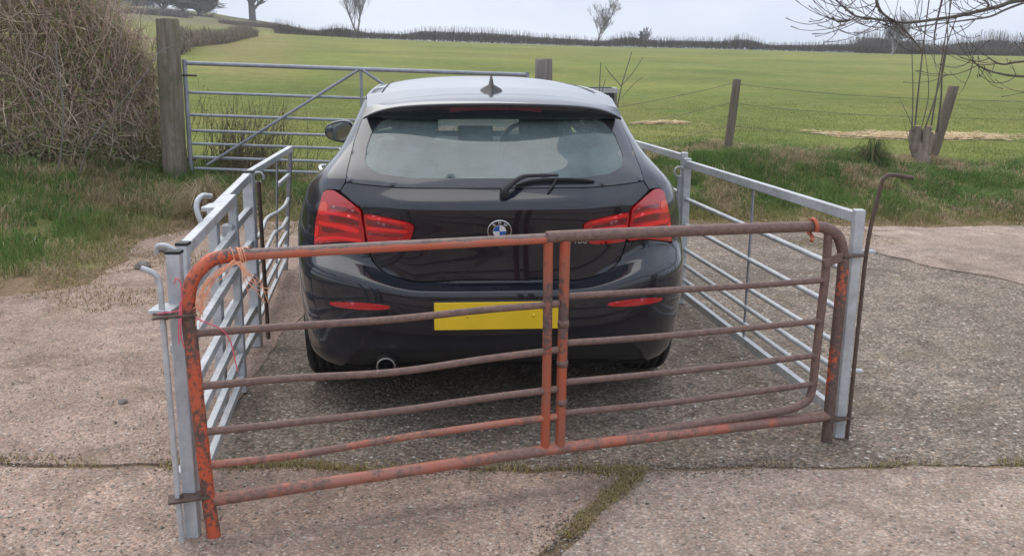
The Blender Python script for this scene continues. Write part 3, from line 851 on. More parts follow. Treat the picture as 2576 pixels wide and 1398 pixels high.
# --- flanks: quarter panel, doors and wing in one skin per side, with window and arch openings
arf = arch(3.55, math.pi * -.06, math.pi * 1.06, 26)[::1]
arr = arch(arch_y, math.pi * -.06, math.pi * .62, 20)
def flank(side):
    f = (lambda p: p) if side > 0 else mir
    rear = [(0.7696, 0.5604), (0.7715, 0.6103), (0.7707, 0.6970), (0.7638, 0.7808), (0.7560, 0.8653), (0.7511, 0.9155), (0.7357, 0.9314), (0.6939, 0.9368), (0.6653, 0.9354), (0.6678, 0.9822), (0.7076, 1.0454), (0.7865, 1.1944), (0.8035, 1.2963), (0.7714, 1.3376), (0.6601, 1.3472), (0.6204, 1.3700)]
    top = [(float(A_of(y, 1.405)), 1.405) for y in np.linspace(1.0, 2.42, 12)]
    apil = [yz2(y, v) for y, v in ((2.55, 1.36), (2.80, 1.20), (3.05, 1.04), (3.22, .935))]
    hood = [yz2(y, v) for y, v in ((3.5, .905), (3.8, .865), (4.05, .82), (4.2, .77), (4.28, .72), (4.305, .66))]
    front = [yz2(4.307, v) for v in (.5, .3, .12)] + [yz2(4.25, .05)] + [yz2(4.0, .01)]
    sill = [yz2(3.05, .012), yz2(2.0, .008), yz2(1.32, .010)]
    poly = rear + top + apil + hood + front + arf + sill + arr + [(1.0, .592), (.87, .578)]
    h1 = [yz2(1.08, 1.03), yz2(1.86, 1.03), yz2(1.80, 1.355), yz2(1.30, 1.355), yz2(1.12, 1.20)]
    h2 = [yz2(1.94, 1.03), yz2(3.02, 1.03), yz2(2.62, 1.25), yz2(2.42, 1.355), yz2(1.885, 1.355)]
    B = patch('body_side', f(poly), [f(h1), f(h2)], step=.045, th=.02, mat=M['paint'])
    for h in (h1, h2):
        patch('side_window', f(h), step=.06, off=-.008, th=0, mat=M['side_glass'])
    for y0 in (1.90, 3.02):   # door shut lines
        ln = [yz2(y0, .05), yz2(y0, 1.0)]
        patch('door_gap', f([(ln[0][0] - .003, .05), (ln[0][0] + .003, .05), (ln[1][0] + .003, 1.0), (ln[1][0] - .003, 1.0)]), step=.05, off=.0008, th=0, mat=M['gap'], parent=B)
    for y0 in (1.42, 2.46):
        a0 = yz2(y0, .86); p = S3(np.array([[side * a0[0], a0[1]]]))[0]; n = S3n(np.array([[side * a0[0], a0[1]]]))[0]
        mb = MB(); q = [p + n * h + np.array([0, dy, 0]) for dy, h in ((-.10, .0), (-.085, .022), (-.03, .034), (.03, .034), (.085, .022), (.10, .0))]
        mb.tube(smooth_path(q, 5), .012, 10); mb.build('door_handle', M['chrome'] if side < 0 else M['paint'], car)
def yz2(y, v): return (float(A_of(y, v)), v)
flank(-1); flank(1)
# --- dark inner skin seen in the shut lines
inner = sym([(0, .974), (-.55, .974), (-.69, .978), (-.78, .94), (-.86, .80), (-.86, .54), (-.76, .40), (-.40, .40), (0, .40)])
patch('inner_shell', inner, step=.06, off=-.017, th=0, mat=M['gap'])
# --- lower valance
val = sym([(0, .1700), (-.1609, .172), (-.4937, .157), (-.570, .142), (-.620, .11), (-.665, .04), (-.30, .02), (0, .02)])
patch('lower_valance', val, step=.03, off=-.014, th=.02, mat=M['trim'])
# --- roof
yr0, yr1 = .535, 2.50
ZC = lambda y: np.interp(y, [.3, .535, .8, 1.2, 1.6, 2.0, 2.5], [1.318, 1.346, 1.368, 1.390, 1.401, 1.397, 1.365])
def roof_edge(y):
    a = np.column_stack([A_of(y, 1.40 + 0 * y), 1.40 + 0 * y]); return S3(a)
ny_, nx_ = 40, 45
yy = np.linspace(yr0, yr1, ny_); e = roof_edge(np.maximum(yy, .84)); xr = e[:, 0]; ze = np.minimum(e[:, 2], ZC(yy) - .012)
ze = np.where(yy < .84, np.interp(yy, [yr0, .84], [ZC(yr0) - .055, ze[np.argmax(yy >= .84)]]), ze)
xr = np.where(yy < .84, np.interp(yy, [yr0, .84], [.538, xr[np.argmax(yy >= .84)]]), xr)
sx_ = np.sin(np.linspace(-1, 1, nx_) * np.pi / 2) * .55 + np.linspace(-1, 1, nx_) * .45
def roof_pt(s, i):
    prof = 1 - np.abs(s) ** 2.6
    return np.stack([s * xr[i], np.full_like(s, yy[i]), ze[i] + (ZC(yy[i]) - ze[i]) * prof], -1)
V = np.concatenate([roof_pt(sx_, i) for i in range(ny_)]); idx = np.arange(ny_ * nx_).reshape(ny_, nx_)
F = np.stack([idx[:-1, :-1], idx[:-1, 1:], idx[1:, 1:], idx[1:, :-1]], -1).reshape(-1, 4)
roof = add_obj('roof', mesh_np('roof', V, F), M['paint'], car)
for s0 in (-.875, .875):   # roof ditches
    ln = np.stack([np.interp(s0, sx_, V.reshape(ny_, nx_, 3)[i, :, 0]) * np.array([1, 0, 0]) + np.array([0, yy[i], np.interp(s0, sx_, V.reshape(ny_, nx_, 3)[i, :, 2]) + .0015]) for i in range(6, ny_)])
    mb = MB()
    Vq = []; Fq = []
    for i, p in enumerate(ln): Vq += [p + [-.004, 0, .0], p + [.004, 0, .0]]
    for i in range(len(ln) - 1): Fq.append((2 * i, 2 * i + 1, 2 * i + 3, 2 * i + 2))
    mb.add(Vq, Fq); mb.build('roof_ditch', M['gap'], roof)
mb = MB(); mb_v = np.linspace(.20, .55, 2)
mb = MB(); ln = roof_pt(np.linspace(-.93, .93, 30), 0) + [0, .008, .0025]
mb.add([q for p in ln for q in (p + [0, -.003, 0], p + [0, .003, .0003])], [(2 * i, 2 * i + 2, 2 * i + 3, 2 * i + 1) for i in range(29)]); mb.build('roof_seam', M['gap'], roof)
lin = [(p[0] * .96, p[1], p[2] - .03) for p in V]
add_obj('headlining', mesh_np('headlining', lin, F[:, ::-1]), M['headlining'], car)
# --- spoiler
nxs = 41; xs_ = np.linspace(-.552, .552, nxs); u = np.abs(xs_ / .552)
yu = .325 + .15 * u ** 2.2; zu = 1.316 - .026 * u ** 2 - .042 * u ** 7
rows = []
rt_pts = roof_pt(np.clip(xs_ / .552, -1, 1) * .995, 0)
hgt = .060 * (1 - u ** 5) + .004
rows.append(np.stack([xs_ * .975, rt_pts[:, 1] - .004, rt_pts[:, 2]], -1))
rows.append(np.stack([xs_, (yu + rt_pts[:, 1]) / 2, (zu + rt_pts[:, 2]) / 2 + .006 * (1 - u ** 4)], -1))
rows.append(np.stack([xs_, yu + .012, zu + .0035], -1))
rows.append(np.stack([xs_, yu + .002, zu], -1))
rows.append(np.stack([xs_, yu + .002, zu - .006], -1))
rows.append(np.stack([xs_, yu + .026, zu - hgt * .85], -1))
rows.append(np.stack([xs_, yu + .040, zu - hgt], -1))
rows.append(np.stack([xs_ * .99, yu + .14, zu - hgt + .012], -1))
V = np.concatenate(rows); idx = np.arange(len(rows) * nxs).reshape(len(rows), nxs)
F = np.stack([idx[:-1, :-1], idx[1:, :-1], idx[1:, 1:], idx[:-1, 1:]], -1).reshape(-1, 4)
sp = add_obj('spoiler', mesh_np('spoiler', V, F[:, ::-1]), M['paint'], car)
xb = np.linspace(-.19, .19, 21); yb = .325 + .15 * np.abs(xb / .565) ** 2.2; zb = 1.316 - .026 * np.abs(xb / .565) ** 2
def facept(k): return np.stack([xb, yb + .002 + k * .024 - .0015, zb - .006 - k * .0416], -1)
V = np.concatenate([facept(.18), facept(.86)]); F = np.array([(i, i + 1, 21 + i + 1, 21 + i) for i in range(20)])
add_obj('brake_light', mesh_np('brake_light', V, F[:, ::-1]), M['lens_brake'], sp)
# --- roof aerial (shark fin)
mb = MB(); prof = [(-.075, .0, .030), (-.05, .028, .024), (-.02, .052, .014), (.0, .060, .007), (.012, .055, .007), (.03, .03, .014), (.07, .006, .022), (.10, .0, .006)]
secs = []
for (dy, h, w) in [(-.095, .004, .018), (-.075, .014, .042), (-.04, .046, .054), (-.01, .066, .054), (.03, .050, .050), (.09, .022, .036), (.14, .004, .012)]:
    secs.append([(-w, dy, -.004), (-w * .80, dy, h * .16), (-w * .22, dy, h * .42), (-.0045, dy, h), (.0045, dy, h), (w * .22, dy, h * .42), (w * .80, dy, h * .16), (w, dy, -.004)])
Vq = [(p[0], .68 + p[1], float(ZC(.68 + p[1])) - .002 + p[2]) for s in secs for p in s]; n = 8
mb.add(Vq, [(i * n + j, i * n + j + 1, (i + 1) * n + j + 1, (i + 1) * n + j) for i in range(len(secs) - 1) for j in range(n - 1)])
mb.add(Vq[:n], [tuple(range(n))]); mb.add(Vq[-n:], [tuple(range(n - 1, -1, -1))])
mb.build('roof_aerial', M['trim'], car)
# --- bonnet and windscreen
def bonnet_pt(s, y):
    vb = np.interp(y, [3.22, 3.5, 3.8, 4.05, 4.2, 4.28, 4.305], [.935, .905, .865, .82, .77, .72, .66])
    p = S3(np.column_stack([A_of(y, vb), vb])); return np.stack([s * p[:, 0], y, p[:, 2] + .05 * (1 - s ** 2) * np.interp(y, [3.2, 4.0, 4.305], [1, .8, 0])], -1)
yb_ = np.concatenate([np.linspace(3.20, 4.2, 14), [4.24, 4.27, 4.29, 4.303]]); ss = np.linspace(-1, 1, 21)
V = np.concatenate([bonnet_pt(np.full(len(yb_), s), yb_) for s in ss]); idx = np.arange(len(V)).reshape(len(ss), len(yb_))
F = np.stack([idx[:-1, :-1], idx[1:, :-1], idx[1:, 1:], idx[:-1, 1:]], -1).reshape(-1, 4)
add_obj('bonnet', mesh_np('bonnet', V, F), M['paint'], car)
tt = np.linspace(0, 1, 12)
V = []
for t in tt:
    y = 2.50 + t * .70; z = float(ZC(2.5)) - .012 - t * (float(ZC(2.5)) - .985); w = .565 + t * .17
    for s in ss: V.append((s * w, y + .16 * (1 - s * s) * t + .05 * (1 - s * s), z - .05 * abs(s) ** 2.5 * (1 - t)))
V = np.array(V); idx = np.arange(len(V)).reshape(len(tt), len(ss))
F = np.stack([idx[:-1, :-1], idx[:-1, 1:], idx[1:, 1:], idx[1:, :-1]], -1).reshape(-1, 4)
add_obj('windscreen', mesh_np('windscreen', V, F), M['front_glass'], car)
# --- floor pan, a black box set low to block light under the car
MB().box((0, 2.20, .205), (1.40, 3.66, .07), None, .02).build('floor_pan', M['gap'], car)
MB().box((0, .42, .33), (1.30, .30, .14), None, .04).build('rear_silencer', M['gap'], car)
for sx in (-1, 1):
    MB().box((sx * .56, arch_y, .50), (.16, .80, .55), None, .05).build('wheel_well', M['gap'], car)
    MB().box((sx * .56, 3.55, .50), (.16, .80, .55), None, .05).build('wheel_well', M['gap'], car)
# --- wheels
def wheel(x, y, sgn):
    m = Matrix.Translation((x, y, .316)) @ Matrix.Rotation(sgn * math.pi / 2, 4, 'Y')
    w = .1025
    prof = [(.212, -w * .80), (.235, -w * .98), (.262, -w), (.288, -w * .96), (.304, -w * .86), (.313, -w * .72)]
    g = []
    for c0 in (-.055, -.018, .018, .055): g += [(.3155, c0 - .007), (.307, c0 - .005), (.307, c0 + .005), (.3155, c0 + .007)]
    prof = prof + g + [(.313, w * .72), (.304, w * .86), (.288, w * .96), (.262, w), (.235, w * .98), (.212, w * .80)]
    wh = MB().lathe(prof, 56, m).build('wheel', M['rubber'], car)
    rp = [(.212, -w * .8), (.205, -w * .6), (.205, w * .6), (.212, w * .8), (.218, w * .86), (.205, w * .84), (.192, w * .62), (.10, w * .52), (.07, w * .66), (.0, w * .68)]
    MB().lathe(rp, 40, m).build('rim', M['galv_old'], wh)
    sb = MB()
    for k in range(5):
        a = k * 2 * math.pi / 5
        p = m @ Vector((.05 * math.cos(a), .05 * math.sin(a), w * .66)); q = m @ Vector((.20 * math.cos(a), .20 * math.sin(a), w * .72))
        sb.beam(p, q, .045, .02, .006)
    sb.build('spokes', M['galv_old'], wh)
for sx in (-1, 1):
    wheel(sx * .752, arch_y, sx); wheel(sx * .745, 3.55, sx)
# --- exhaust
m = Matrix.Translation((-.456, .045, .289)) @ Matrix.Rotation(-math.pi / 2, 4, 'X')
ex = MB().lathe([(.030, .02), (.033, .0), (.0365, -.003), (.039, .003), (.039, .25), (.034, .25), (.031, .02)], 36, m).build('exhaust_pipe', M['steel_dull'], car)
MB().lathe([(.0, .06), (.0315, .06), (.0315, .02)], 24, m).build('pipe_bore', M['gap'], ex)
# --- number plate (its characters are painted over in the photograph and stay blank)
pl = MB().box((0, -.004, .513), (.535, .012, .124), None, .005).build('plate_holder', M['trim'], car)
npl = MB().box((0, -.0125, .513), (.520, .006, .111), None, .002).build('number_plate', M['plate_yellow'], pl)
for x in (-.13, .13): MB().lathe([(0, .003), (.007, .0025), (.008, -.002)], 14, Matrix.Translation((x, -.0155, .513)) @ Matrix.Rotation(math.pi / 2, 4, 'X')).build('screw_cap', M['plate_yellow'], npl)
# --- badge on the tailgate
bp = S3(np.array([[0.0, .7868]]))[0]; bn = S3n(np.array([[0.0, .7868]]))[0]
bz = Vector(bn); bx = Vector((1, 0, 0)); by = bz.cross(bx)
BM = Matrix(((bx.x, by.x, bz.x, bp[0]), (bx.y, by.y, bz.y, bp[1]), (bx.z, by.z, bz.z, bp[2]), (0, 0, 0, 1)))
bd = MB().lathe([(.0495, -.004), (.0495, .004), (.047, .0075), (.044, .006), (.0435, .003)], 48, BM).build('badge', M['chrome'], car)
MB().lathe([(.0, .0035), (.0438, .0035)], 48, BM).build('badge_ring', M['badge_black'], bd)
MB().lathe([(.0265, .0036), (.0275, .0052), (.0255, .0048)], 48, BM).build('inner_ring', M['chrome'], bd)
for k in range(4):
    a0 = k * math.pi / 2; pts = [Vector((0, 0, .0046))] + [Vector((.0262 * math.cos(a0 + t), .0262 * math.sin(a0 + t), .0046)) for t in np.linspace(0, math.pi / 2, 10)]
    mb = MB(); mb.add([BM @ p for p in pts], [(0, i, i + 1) for i in range(1, 10)], False)
    mb.build('quadrant', M['badge_white'] if k in (0, 2) else M['badge_blue'], bd)
def letters(txt, size, mtx, mat, name, parent, th=.0006):
    cu = bpy.data.curves.new(name, 'FONT'); cu.body = txt; cu.size = size; cu.align_x = 'CENTER'; cu.align_y = 'CENTER'; cu.extrude = th; cu.resolution_u = 3
    tmp = bpy.data.objects.new('tmp', cu); COL.objects.link(tmp)
    me = bpy.data.meshes.new_from_object(tmp.evaluated_get(bpy.context.evaluated_depsgraph_get()))
    bpy.data.objects.remove(tmp)
    me.transform(mtx); me.materials.clear()
    return add_obj(name, me, mat, parent)
for ch, a in (('B', 38), ('M', 0), ('W', -38)):
    letters(ch, .0155, BM @ Matrix.Rotation(R(a), 4, 'Z') @ Matrix.Translation((0, .0355, .0042)), M['badge_white'], 'letter', bd)
mp_ = S3(np.array([[.305, .739]]))[0]; mn = Vector(S3n(np.array([[.305, .739]]))[0]); mx = Vector((0, 0, 1)).cross(mn).normalized(); my = mn.cross(mx)
MM = Matrix(((mx.x, my.x, mn.x, mp_[0]), (mx.y, my.y, mn.y, mp_[1]), (mx.z, my.z, mn.z, mp_[2]), (0, 0, 0, 1))) @ Matrix.Translation((0, 0, .002))
letters('118d', .040, MM, M['chrome'], 'model_badge', car, .002)
# --- wiper
def on(A, v, h):
    a = np.array([[A, v]]); return S3(a)[0] + S3n(a)[0] * h
wp = MB(); wp.tube([on(.022, .950, .0), on(.022, .950, .022), on(.022, .952, .03)], [.021, .019, .010], 16)
wp = wp.build('wiper', M['trim'], car)
MB().tube(smooth_path([on(.012, .945, .024), on(.045, .972, .034), on(.090, 1.004, .034), on(.135, 1.018, .028), on(.26, 1.024, .022)], 6), list(np.interp(np.linspace(0, 1, 25), [0, .2, .5, 1], [.014, .012, .009, .006])), 10).build('wiper_arm', M['trim'], wp)
MB().tube(smooth_path([on(.070, .9865, .008), on(.15, 1.003, .012), on(.26, 1.0085, .013), on(.36, 1.005, .011), on(.418, .999, .007)], 6), list(np.interp(np.linspace(0, 1, 25), [0, .1, .5, .9, 1], [.003, .006, .008, .006, .003])), 8).build('wiper_blade', M['gap'], wp)
MB().tube([on(.20, .955, .004), on(.252, 1.012, .020)], .004, 8).build('washer_hose', M['trim'], wp)
# --- door mirrors
for sx in (-1, 1):
    bm = bmesh.new(); bmesh.ops.create_uvsphere(bm, u_segments=24, v_segments=16, radius=1)
    for v in bm.verts:
        c = v.co; c.x = math.copysign(abs(c.x) ** .75, c.x); c.z = math.copysign(abs(c.z) ** .75, c.z)
        k = 1 - .22 * (c.x * sx)
        v.co = Vector((c.x * .098, (max(c.y, -.35)) * .085, c.z * .072 * k))
    me = bpy.data.meshes.new('door_mirror'); bm.to_mesh(me); bm.free()
    me.polygons.foreach_set('use_smooth', [True] * len(me.polygons))
    me.transform(Matrix.Translation((sx * .895, 2.82, 1.012)))
    dm = add_obj('door_mirror', me, M['paint'], car)
    Vm = [(sx * .895 + .084 * math.copysign(abs(math.cos(a)) ** .7, math.cos(a)), 2.82 - .0312, 1.012 + .058 * math.copysign(abs(math.sin(a)) ** .7, math.sin(a)) * (1 - .2 * math.cos(a) * sx)) for a in np.linspace(0, 2 * math.pi, 32, endpoint=False)]
    mb = MB(); mb.add(Vm, [tuple(range(32))], False); mb.build('mirror_glass', M['mirror'], dm)
    MB().beam((sx * .74, 2.87, .985), (sx * .84, 2.84, .985), .05, .028, .008).build('mirror_arm', M['trim'], dm)
# --- cabin
def seat(x, y, name='front_seat'):
    s = MB().box((x, y, .42), (.50, .50, .18), None, .05).build(name, M['interior'], car)
    MB().box((x, y - .30, .72), (.48, .16, .62), Matrix.Rotation(R(14), 3, 'X'), .06).build('backrest', M['interior'], s)
    MB().box((x, y - .385, 1.125), (.27, .11, .20), Matrix.Rotation(R(8), 3, 'X'), .045).build('headrest', M['interior'], s)
    for dx in (-.06, .06): MB().tube([(x + dx, y - .37, .98), (x + dx, y - .38, 1.06)], .007).build('headrest_stem', M['chrome'], s)
seat(-.37, 2.32); seat(.37, 2.32)
rs = MB().box((0, 1.35, .42), (1.25, .50, .20), None, .05).build('rear_seat', M['interior'], car)
MB().box((0, 1.03, .70), (1.24, .16, .58), Matrix.Rotation(R(16), 3, 'X'), .06).build('backrest', M['interior'], rs)
for x in (-.38, .38): MB().box((x, .95, 1.015), (.27, .09, .11), Matrix.Rotation(R(8), 3, 'X'), .035).build('headrest', M['cabin_grey'], rs)
MB().box((0, .66, .90), (1.12, .46, .018), None, .004).build('parcel_shelf', M['interior'], car)
MB().box((0, 3.08, .84), (1.36, .42, .22), None, .07).build('dashboard', M['interior'], car)
MB().box((.37, 2.98, .96), (.34, .16, .07), None, .03).build('instrument_hood', M['interior'], car)
MB().box((0.02, 2.93, .98), (.24, .02, .13), None, .008).build('centre_screen', M['trim'], car)
mw = Matrix.Translation((.37, 2.74, .92)) @ Matrix.Rotation(R(-66), 4, 'X')
ring = [mw @ Vector((.185 * math.cos(a), .185 * math.sin(a), 0)) for a in np.linspace(0, 2 * math.pi, 33)]
stw = MB().tube(ring, .016, 8, False).build('steering_wheel', M['trim'], car)
MB().lathe([(0, .02), (.06, .015), (.065, -.02), (0, -.03)], 20, mw).beam(mw @ Vector((-.18, 0, 0)), mw @ Vector((.18, 0, 0)), .03, .02, .004).build('hub', M['trim'], stw)
MB().box((0, 2.62, 1.27), (.24, .03, .065), None, .02).tube([(0, 2.62, 1.29), (0, 2.66, 1.36)], .008).build('rear_view_mirror', M['trim'], car)
for sx in (-1, 1):
    MB().box((sx * .63, 1.88, 1.16), (.05, .10, .34), Matrix.Rotation(-sx * R(20), 3, 'Y'), .015).build('pillar_trim', M['cabin_grey'], car)
    MB().box((sx * .70, 2.0, .68), (.05, 2.0, .50), None, .02).build('door_trim', M['interior'], car)
    MB().box((sx * .60, .86, 1.10), (.05, .36, .26), Matrix.Rotation(-sx * R(18), 3, 'Y'), .03).build('rear_pillar_trim', M['cabin_grey'], car)

# ------------------------------------------------------------------ hurdles
def lerp3(a, b, t): return tuple(a[i] + (b[i] - a[i]) * t for i in range(3))
class Pen:
    """a hurdle: an Empty at its near foot, parts in local coordinates"""
    def __init__(s, base, name, label, cat, group=None):
        s.b = Vector((base[0], base[1], 0)); s.e = empty(name, s.b, 0, label, cat, group)
    def L(s, p): return Vector(p) - s.b
    def post(s, p, q, w=.040, d=.040, name='post', mat='galv', cap=None):
        mb = MB().beam(s.L(p), s.L(q), w, d, .004, (0, 1, 0)); o = mb.build(name, M[mat], s.e)
        if cap: MB().box(s.L(q) + Vector((0, 0, .004)), (w + .004, d + .004, .010), None, .002).build('end_cap', M['trim'], o)
        return o
    def rail(s, pts, r=.0125, mat='galv', name='rail', box=None):
        if box: return MB().beam(s.L(pts[0]), s.L(pts[-1]), box[0], box[1], .003).build(name, M[mat], s.e)
        pp = [s.L(p) for p in pts]
        if len(pp) > 2: pp = smooth_path([tuple(p) for p in pp], 6)
        return MB().tube(pp, r, 12).build(name, M[mat], s.e)

# left run, first hurdle (beside the orange gate)
h1 = Pen((-1.03, 2.69), 'sheep_hurdle', 'galvanised hurdle with flat rails and a hooked drop pin, joined to the orange gate', 'hurdle', 'hurdles round the car')
Af, At = (-1.016, 2.70, 0), (-1.032, 2.765, .913); Bf, Bt = (-1.045, 2.80, 0), (-1.078, 2.975, .897); Vf, Vt = (-1.228, 4.01, 0), (-1.250, 4.10, .885)
h1.post(Af, At, .044, .034, cap=True); h1.post(Bf, Bt, .036, .040, cap=True); h1.post(Vf, Vt, .036, .034)
for i, z in enumerate((.880, .730, .567, .418, .290, .172, .070)):
    a = lerp3(Bf, Bt, z / .897); b = lerp3(Vf, Vt, z / .885)
    h1.rail([a, b], box=(.026, .034) if i else (.034, .040))
for z in (.735, .575): MB().box(h1.L(lerp3(Vf, Vt, z / .885)) + Vector((-.018, -.02, .01)), (.05, .06, .05), None, .006).build('sleeve', M['galv'], h1.e)
MB().box(h1.L((-1.062, 2.87, .60)), (.03, .17, .03), None, .004).build('spacer', M['galv'], h1.e)
MB().box(h1.L((-1.055, 2.79, .20)), (.03, .15, .03), None, .004).build('spacer', M['galv'], h1.e)
for z in (.755,): MB().box(h1.L((-1.050, 2.705, z)), (.070, .09, .012), None, .003).build('pin_eye', M['galv'], h1.e)
MB().tube([h1.L(p) for p in smooth_path([(-1.085, 2.93, .885), (-1.115, 2.92, .905), (-1.145, 2.925, .900), (-1.15, 2.93, .875)], 5)], .008, 10).build('hook', M['galv'], h1.e)
MB().tube([h1.L(p) for p in smooth_path([(-1.160, 3.42, .875), (-1.176, 3.415, .935), (-1.178, 3.43, .968), (-1.170, 3.47, .985), (-1.160, 3.53, .975)], 5)], .0105, 10).build('lifting_hoop', M['galv'], h1.e)
# second, overlapping the first
h2 = Pen((-1.25, 3.75), 'sheep_hurdle', 'short galvanised hurdle overlapping the hurdle beside the orange gate', 'hurdle', 'hurdles round the car')
Vf2, Vt2 = (-1.250, 3.78, 0), (-1.262, 3.86, .865); Cf, Ct = (-1.352, 4.70, 0), (-1.366, 4.775, .915)
h2.post(Vf2, Vt2, .040, .044); h2.post(Cf, Ct, .055, .050, cap=True)
for i, z in enumerate((.880, .715, .545, .372, .205, .085)):
    a = lerp3(Vf2, Vt2, min(z / .885, 1)); b = lerp3(Cf, Ct, z / .90)
    h2.rail([a, b], box=(.028, .036) if i else (.036, .042))
MB().box(h2.L((-1.262, 3.90, .872)), (.09, .12, .02), None, .004).build('latch_plate', M['galv'], h2.e)
# third, old and leaning, with bent rails and one snapped off
h3 = Pen((-1.40, 4.84), 'sheep_hurdle', 'old leaning hurdle with bent rails and one snapped rail', 'hurdle', 'hurdles round the car')
Nf, Nt = (-1.395, 4.86, 0), (-1.400, 4.90, .905); Ef, Et = (-1.635, 6.52, 0), (-1.535, 6.42, .890)
h3.post(Nf, Nt, .034, .034); h3.post(Ef, Et, .028, .028, mat='galv_old')
def n3(z): return lerp3(Nf, Nt, z / .905)
def e3(z): return lerp3(Ef, Et, z / .89)
h3.rail([n3(.890), e3(.878)], box=(.034, .038))
h3.rail([lerp3(n3(.70), e3(.695), .66), e3(.695)], box=(.022, .028))
a, b = n3(.52), e3(.53)
h3.rail([a, lerp3(a, b, .2), Vector(lerp3(a, b, .35)) + Vector((.0, 0, .035)), lerp3(a, b, .62), Vector(lerp3(a, b, .85)) + Vector((0, 0, -.02)), b], .0125)
a, b = n3(.37), e3(.39)
h3.rail([a, Vector(lerp3(a, b, .3)) + Vector((0, 0, .01)), Vector(lerp3(a, b, .55)) + Vector((0, 0, .03)), Vector(lerp3(a, b, .8)) + Vector((0, 0, -.01)), b], .0125)
for z, z2 in ((.262, .285), (.168, .185), (.070, .080)): h3.rail([n3(z), e3(z2)], box=(.022, .026))
h3.rail([lerp3(n3(.880), e3(.870), .62), lerp3(n3(.07), e3(.07), .62)], .007, 'galv_old', 'brace')
# right run
RZ = ((.907, .878), (.685, .664), (.520, .506), (.376, .351), (.270, .254), (.182, .160), (.095, .072))
def right_hurdle(A, B, label, bz):
    h = Pen(A, 'sheep_hurdle', label, 'hurdle', 'hurdles round the car')
    h.post((A[0], A[1], 0), (A[0], A[1], .940), .040, .040); h.post((B[0], B[1], 0), (B[0], B[1], .912), .044, .040)
    for i, (z0, z1) in enumerate(RZ):
        a = (A[0], A[1], z0); b = (B[0], B[1], z1)
        if i in (0, 6): h.rail([a, b], box=(.028, .042))
        else: h.rail([a, b], .0125)
    a = lerp3((A[0], A[1], .893), (B[0], B[1], .865), bz); b = (a[0], a[1], .09)
    h.rail([a, b], .0065, 'galv_old', 'brace')
    return h
h4 = right_hurdle((1.340, 3.545), (1.065, 5.66), 'galvanised seven rail hurdle between the rusty bent rod and the ringed pin', .50)
MB().box(h4.L((1.372, 3.545, .775)), (.085, .03, .012), None, .003).build('pin_eye', M['galv'], h4.e)
MB().box(h4.L((1.372, 3.545, .285)), (.085, .03, .012), None, .003).build('pin_eye', M['galv'], h4.e)
h5 = right_hurdle((1.058, 5.735), (.79, 7.80), 'galvanised seven rail hurdle mostly hidden by the car, beyond the ringed pin', .45)

# drop pins
def pin(pts, r, mat, label, ring=None):
    b = Vector((pts[0][0], pts[0][1], 0)); e = empty('drop_pin', b, 0, label, 'pin', 'pins joining the hurdles')
    MB().tube([Vector(p) - b for p in pts], r, 10).build('rod', M[mat], e)
    if ring:
        c, rad, ax = ring; c = Vector(c) - b
        MB().tube([c + Vector((math.cos(t) * rad * ax[0], math.cos(t) * rad * ax[1], math.sin(t) * rad)) for t in np.linspace(-.4, 2 * math.pi - 1.0, 22)], .006, 8).build('ring', M['galv'], e)
    return e
pin(smooth_path([(-1.040, 2.662, .0), (-1.044, 2.668, .50), (-1.047, 2.674, .78), (-1.050, 2.678, .835), (-1.060, 2.676, .866), (-1.078, 2.670, .880), (-1.096, 2.664, .888)], 6), .0092, 'galv', 'galvanised drop pin with a bent handle beside the orange gate')
pin(smooth_path([(1.372, 3.530, 0), (1.374, 3.529, .50), (1.379, 3.527, .82), (1.404, 3.52, 1.03), (1.416, 3.517, 1.068), (1.438, 3.512, 1.078), (1.515, 3.50, 1.068)], 6), .0080, 'rust_rod', 'long rusty rod with a bent handle standing taller than its hurdle')
pin([(-1.325, 4.835, 0), (-1.330, 4.838, .45), (-1.333, 4.84, .86)], .011, 'rust_rod', 'dark rod with a wire ring between the leaning hurdle and its neighbour', ((-1.333, 4.84, .88), .028, (.95, .3)))
pin([(1.028, 5.695, 0), (1.026, 5.695, .45), (1.025, 5.695, .80)], .012, 'galv', 'ringed galvanised pin joining the two hurdles on one side of the car', ((1.022, 5.695, .825), .030, (.96, .2)))

# ------------------------------------------------------------------ orange gate across the back of the pen
og_a = math.atan2(3.506 - 2.689, 1.285 + .978)
og = empty('orange_gate', (-.978, 2.689, 0), og_a, 'rusty orange tubular gate tied across the rear of the car', 'gate')
def ot(pts, r, mat, name, sm=6):
    pp = [(s, d, z) for s, d, z in pts]
    if len(pp) > 2 and sm: pp = smooth_path(pp, sm)
    return MB().tube(pp, r, 16).build(name, M[mat], og)
ot([(.030, 0, 0), (.022, 0, .12), (.012, 0, .40), (.006, 0, .62), (.004, 0, .76), (.022, 0, .845), (.075, 0, .900), (.135, 0, .914)], .0212, 'orange_left', 'end_post')
ot([(.13, 0, .9135), (.60, 0, .911), (1.17, 0, .906)], .0180, 'orange_top', 'top_rail')
ot([(1.16, -.002, .909), (1.22, -.002, .910), (1.70, 0, .902), (2.24, 0, .889)], .0205, 'rust_rail', 'top_rail')
ot([(2.23, 0, .889), (2.30, 0, .880), (2.365, 0, .845), (2.398, 0, .775), (2.404, 0, .72)], .0215, 'rust_rail', 'corner_bend')
ot([(2.404, 0, .725), (2.405, 0, .60), (2.402, 0, .35), (2.402, 0, .12), (2.400, 0, 0)], .0222, 'orange_half', 'end_post')
ot([(.035, 0, .127), (.60, 0, .131), (1.20, 0, .134), (1.80, 0, .122), (2.40, 0, .107)], .0205, 'orange_low', 'bottom_rail')
ot([(1.170, 0, .895), (1.172, 0, .50), (1.170, 0, .13)], .0165, 'orange', 'upright')
ot([(1.232, 0, .895), (1.230, 0, .50), (1.228, 0, .12)], .0180, 'orange', 'upright')
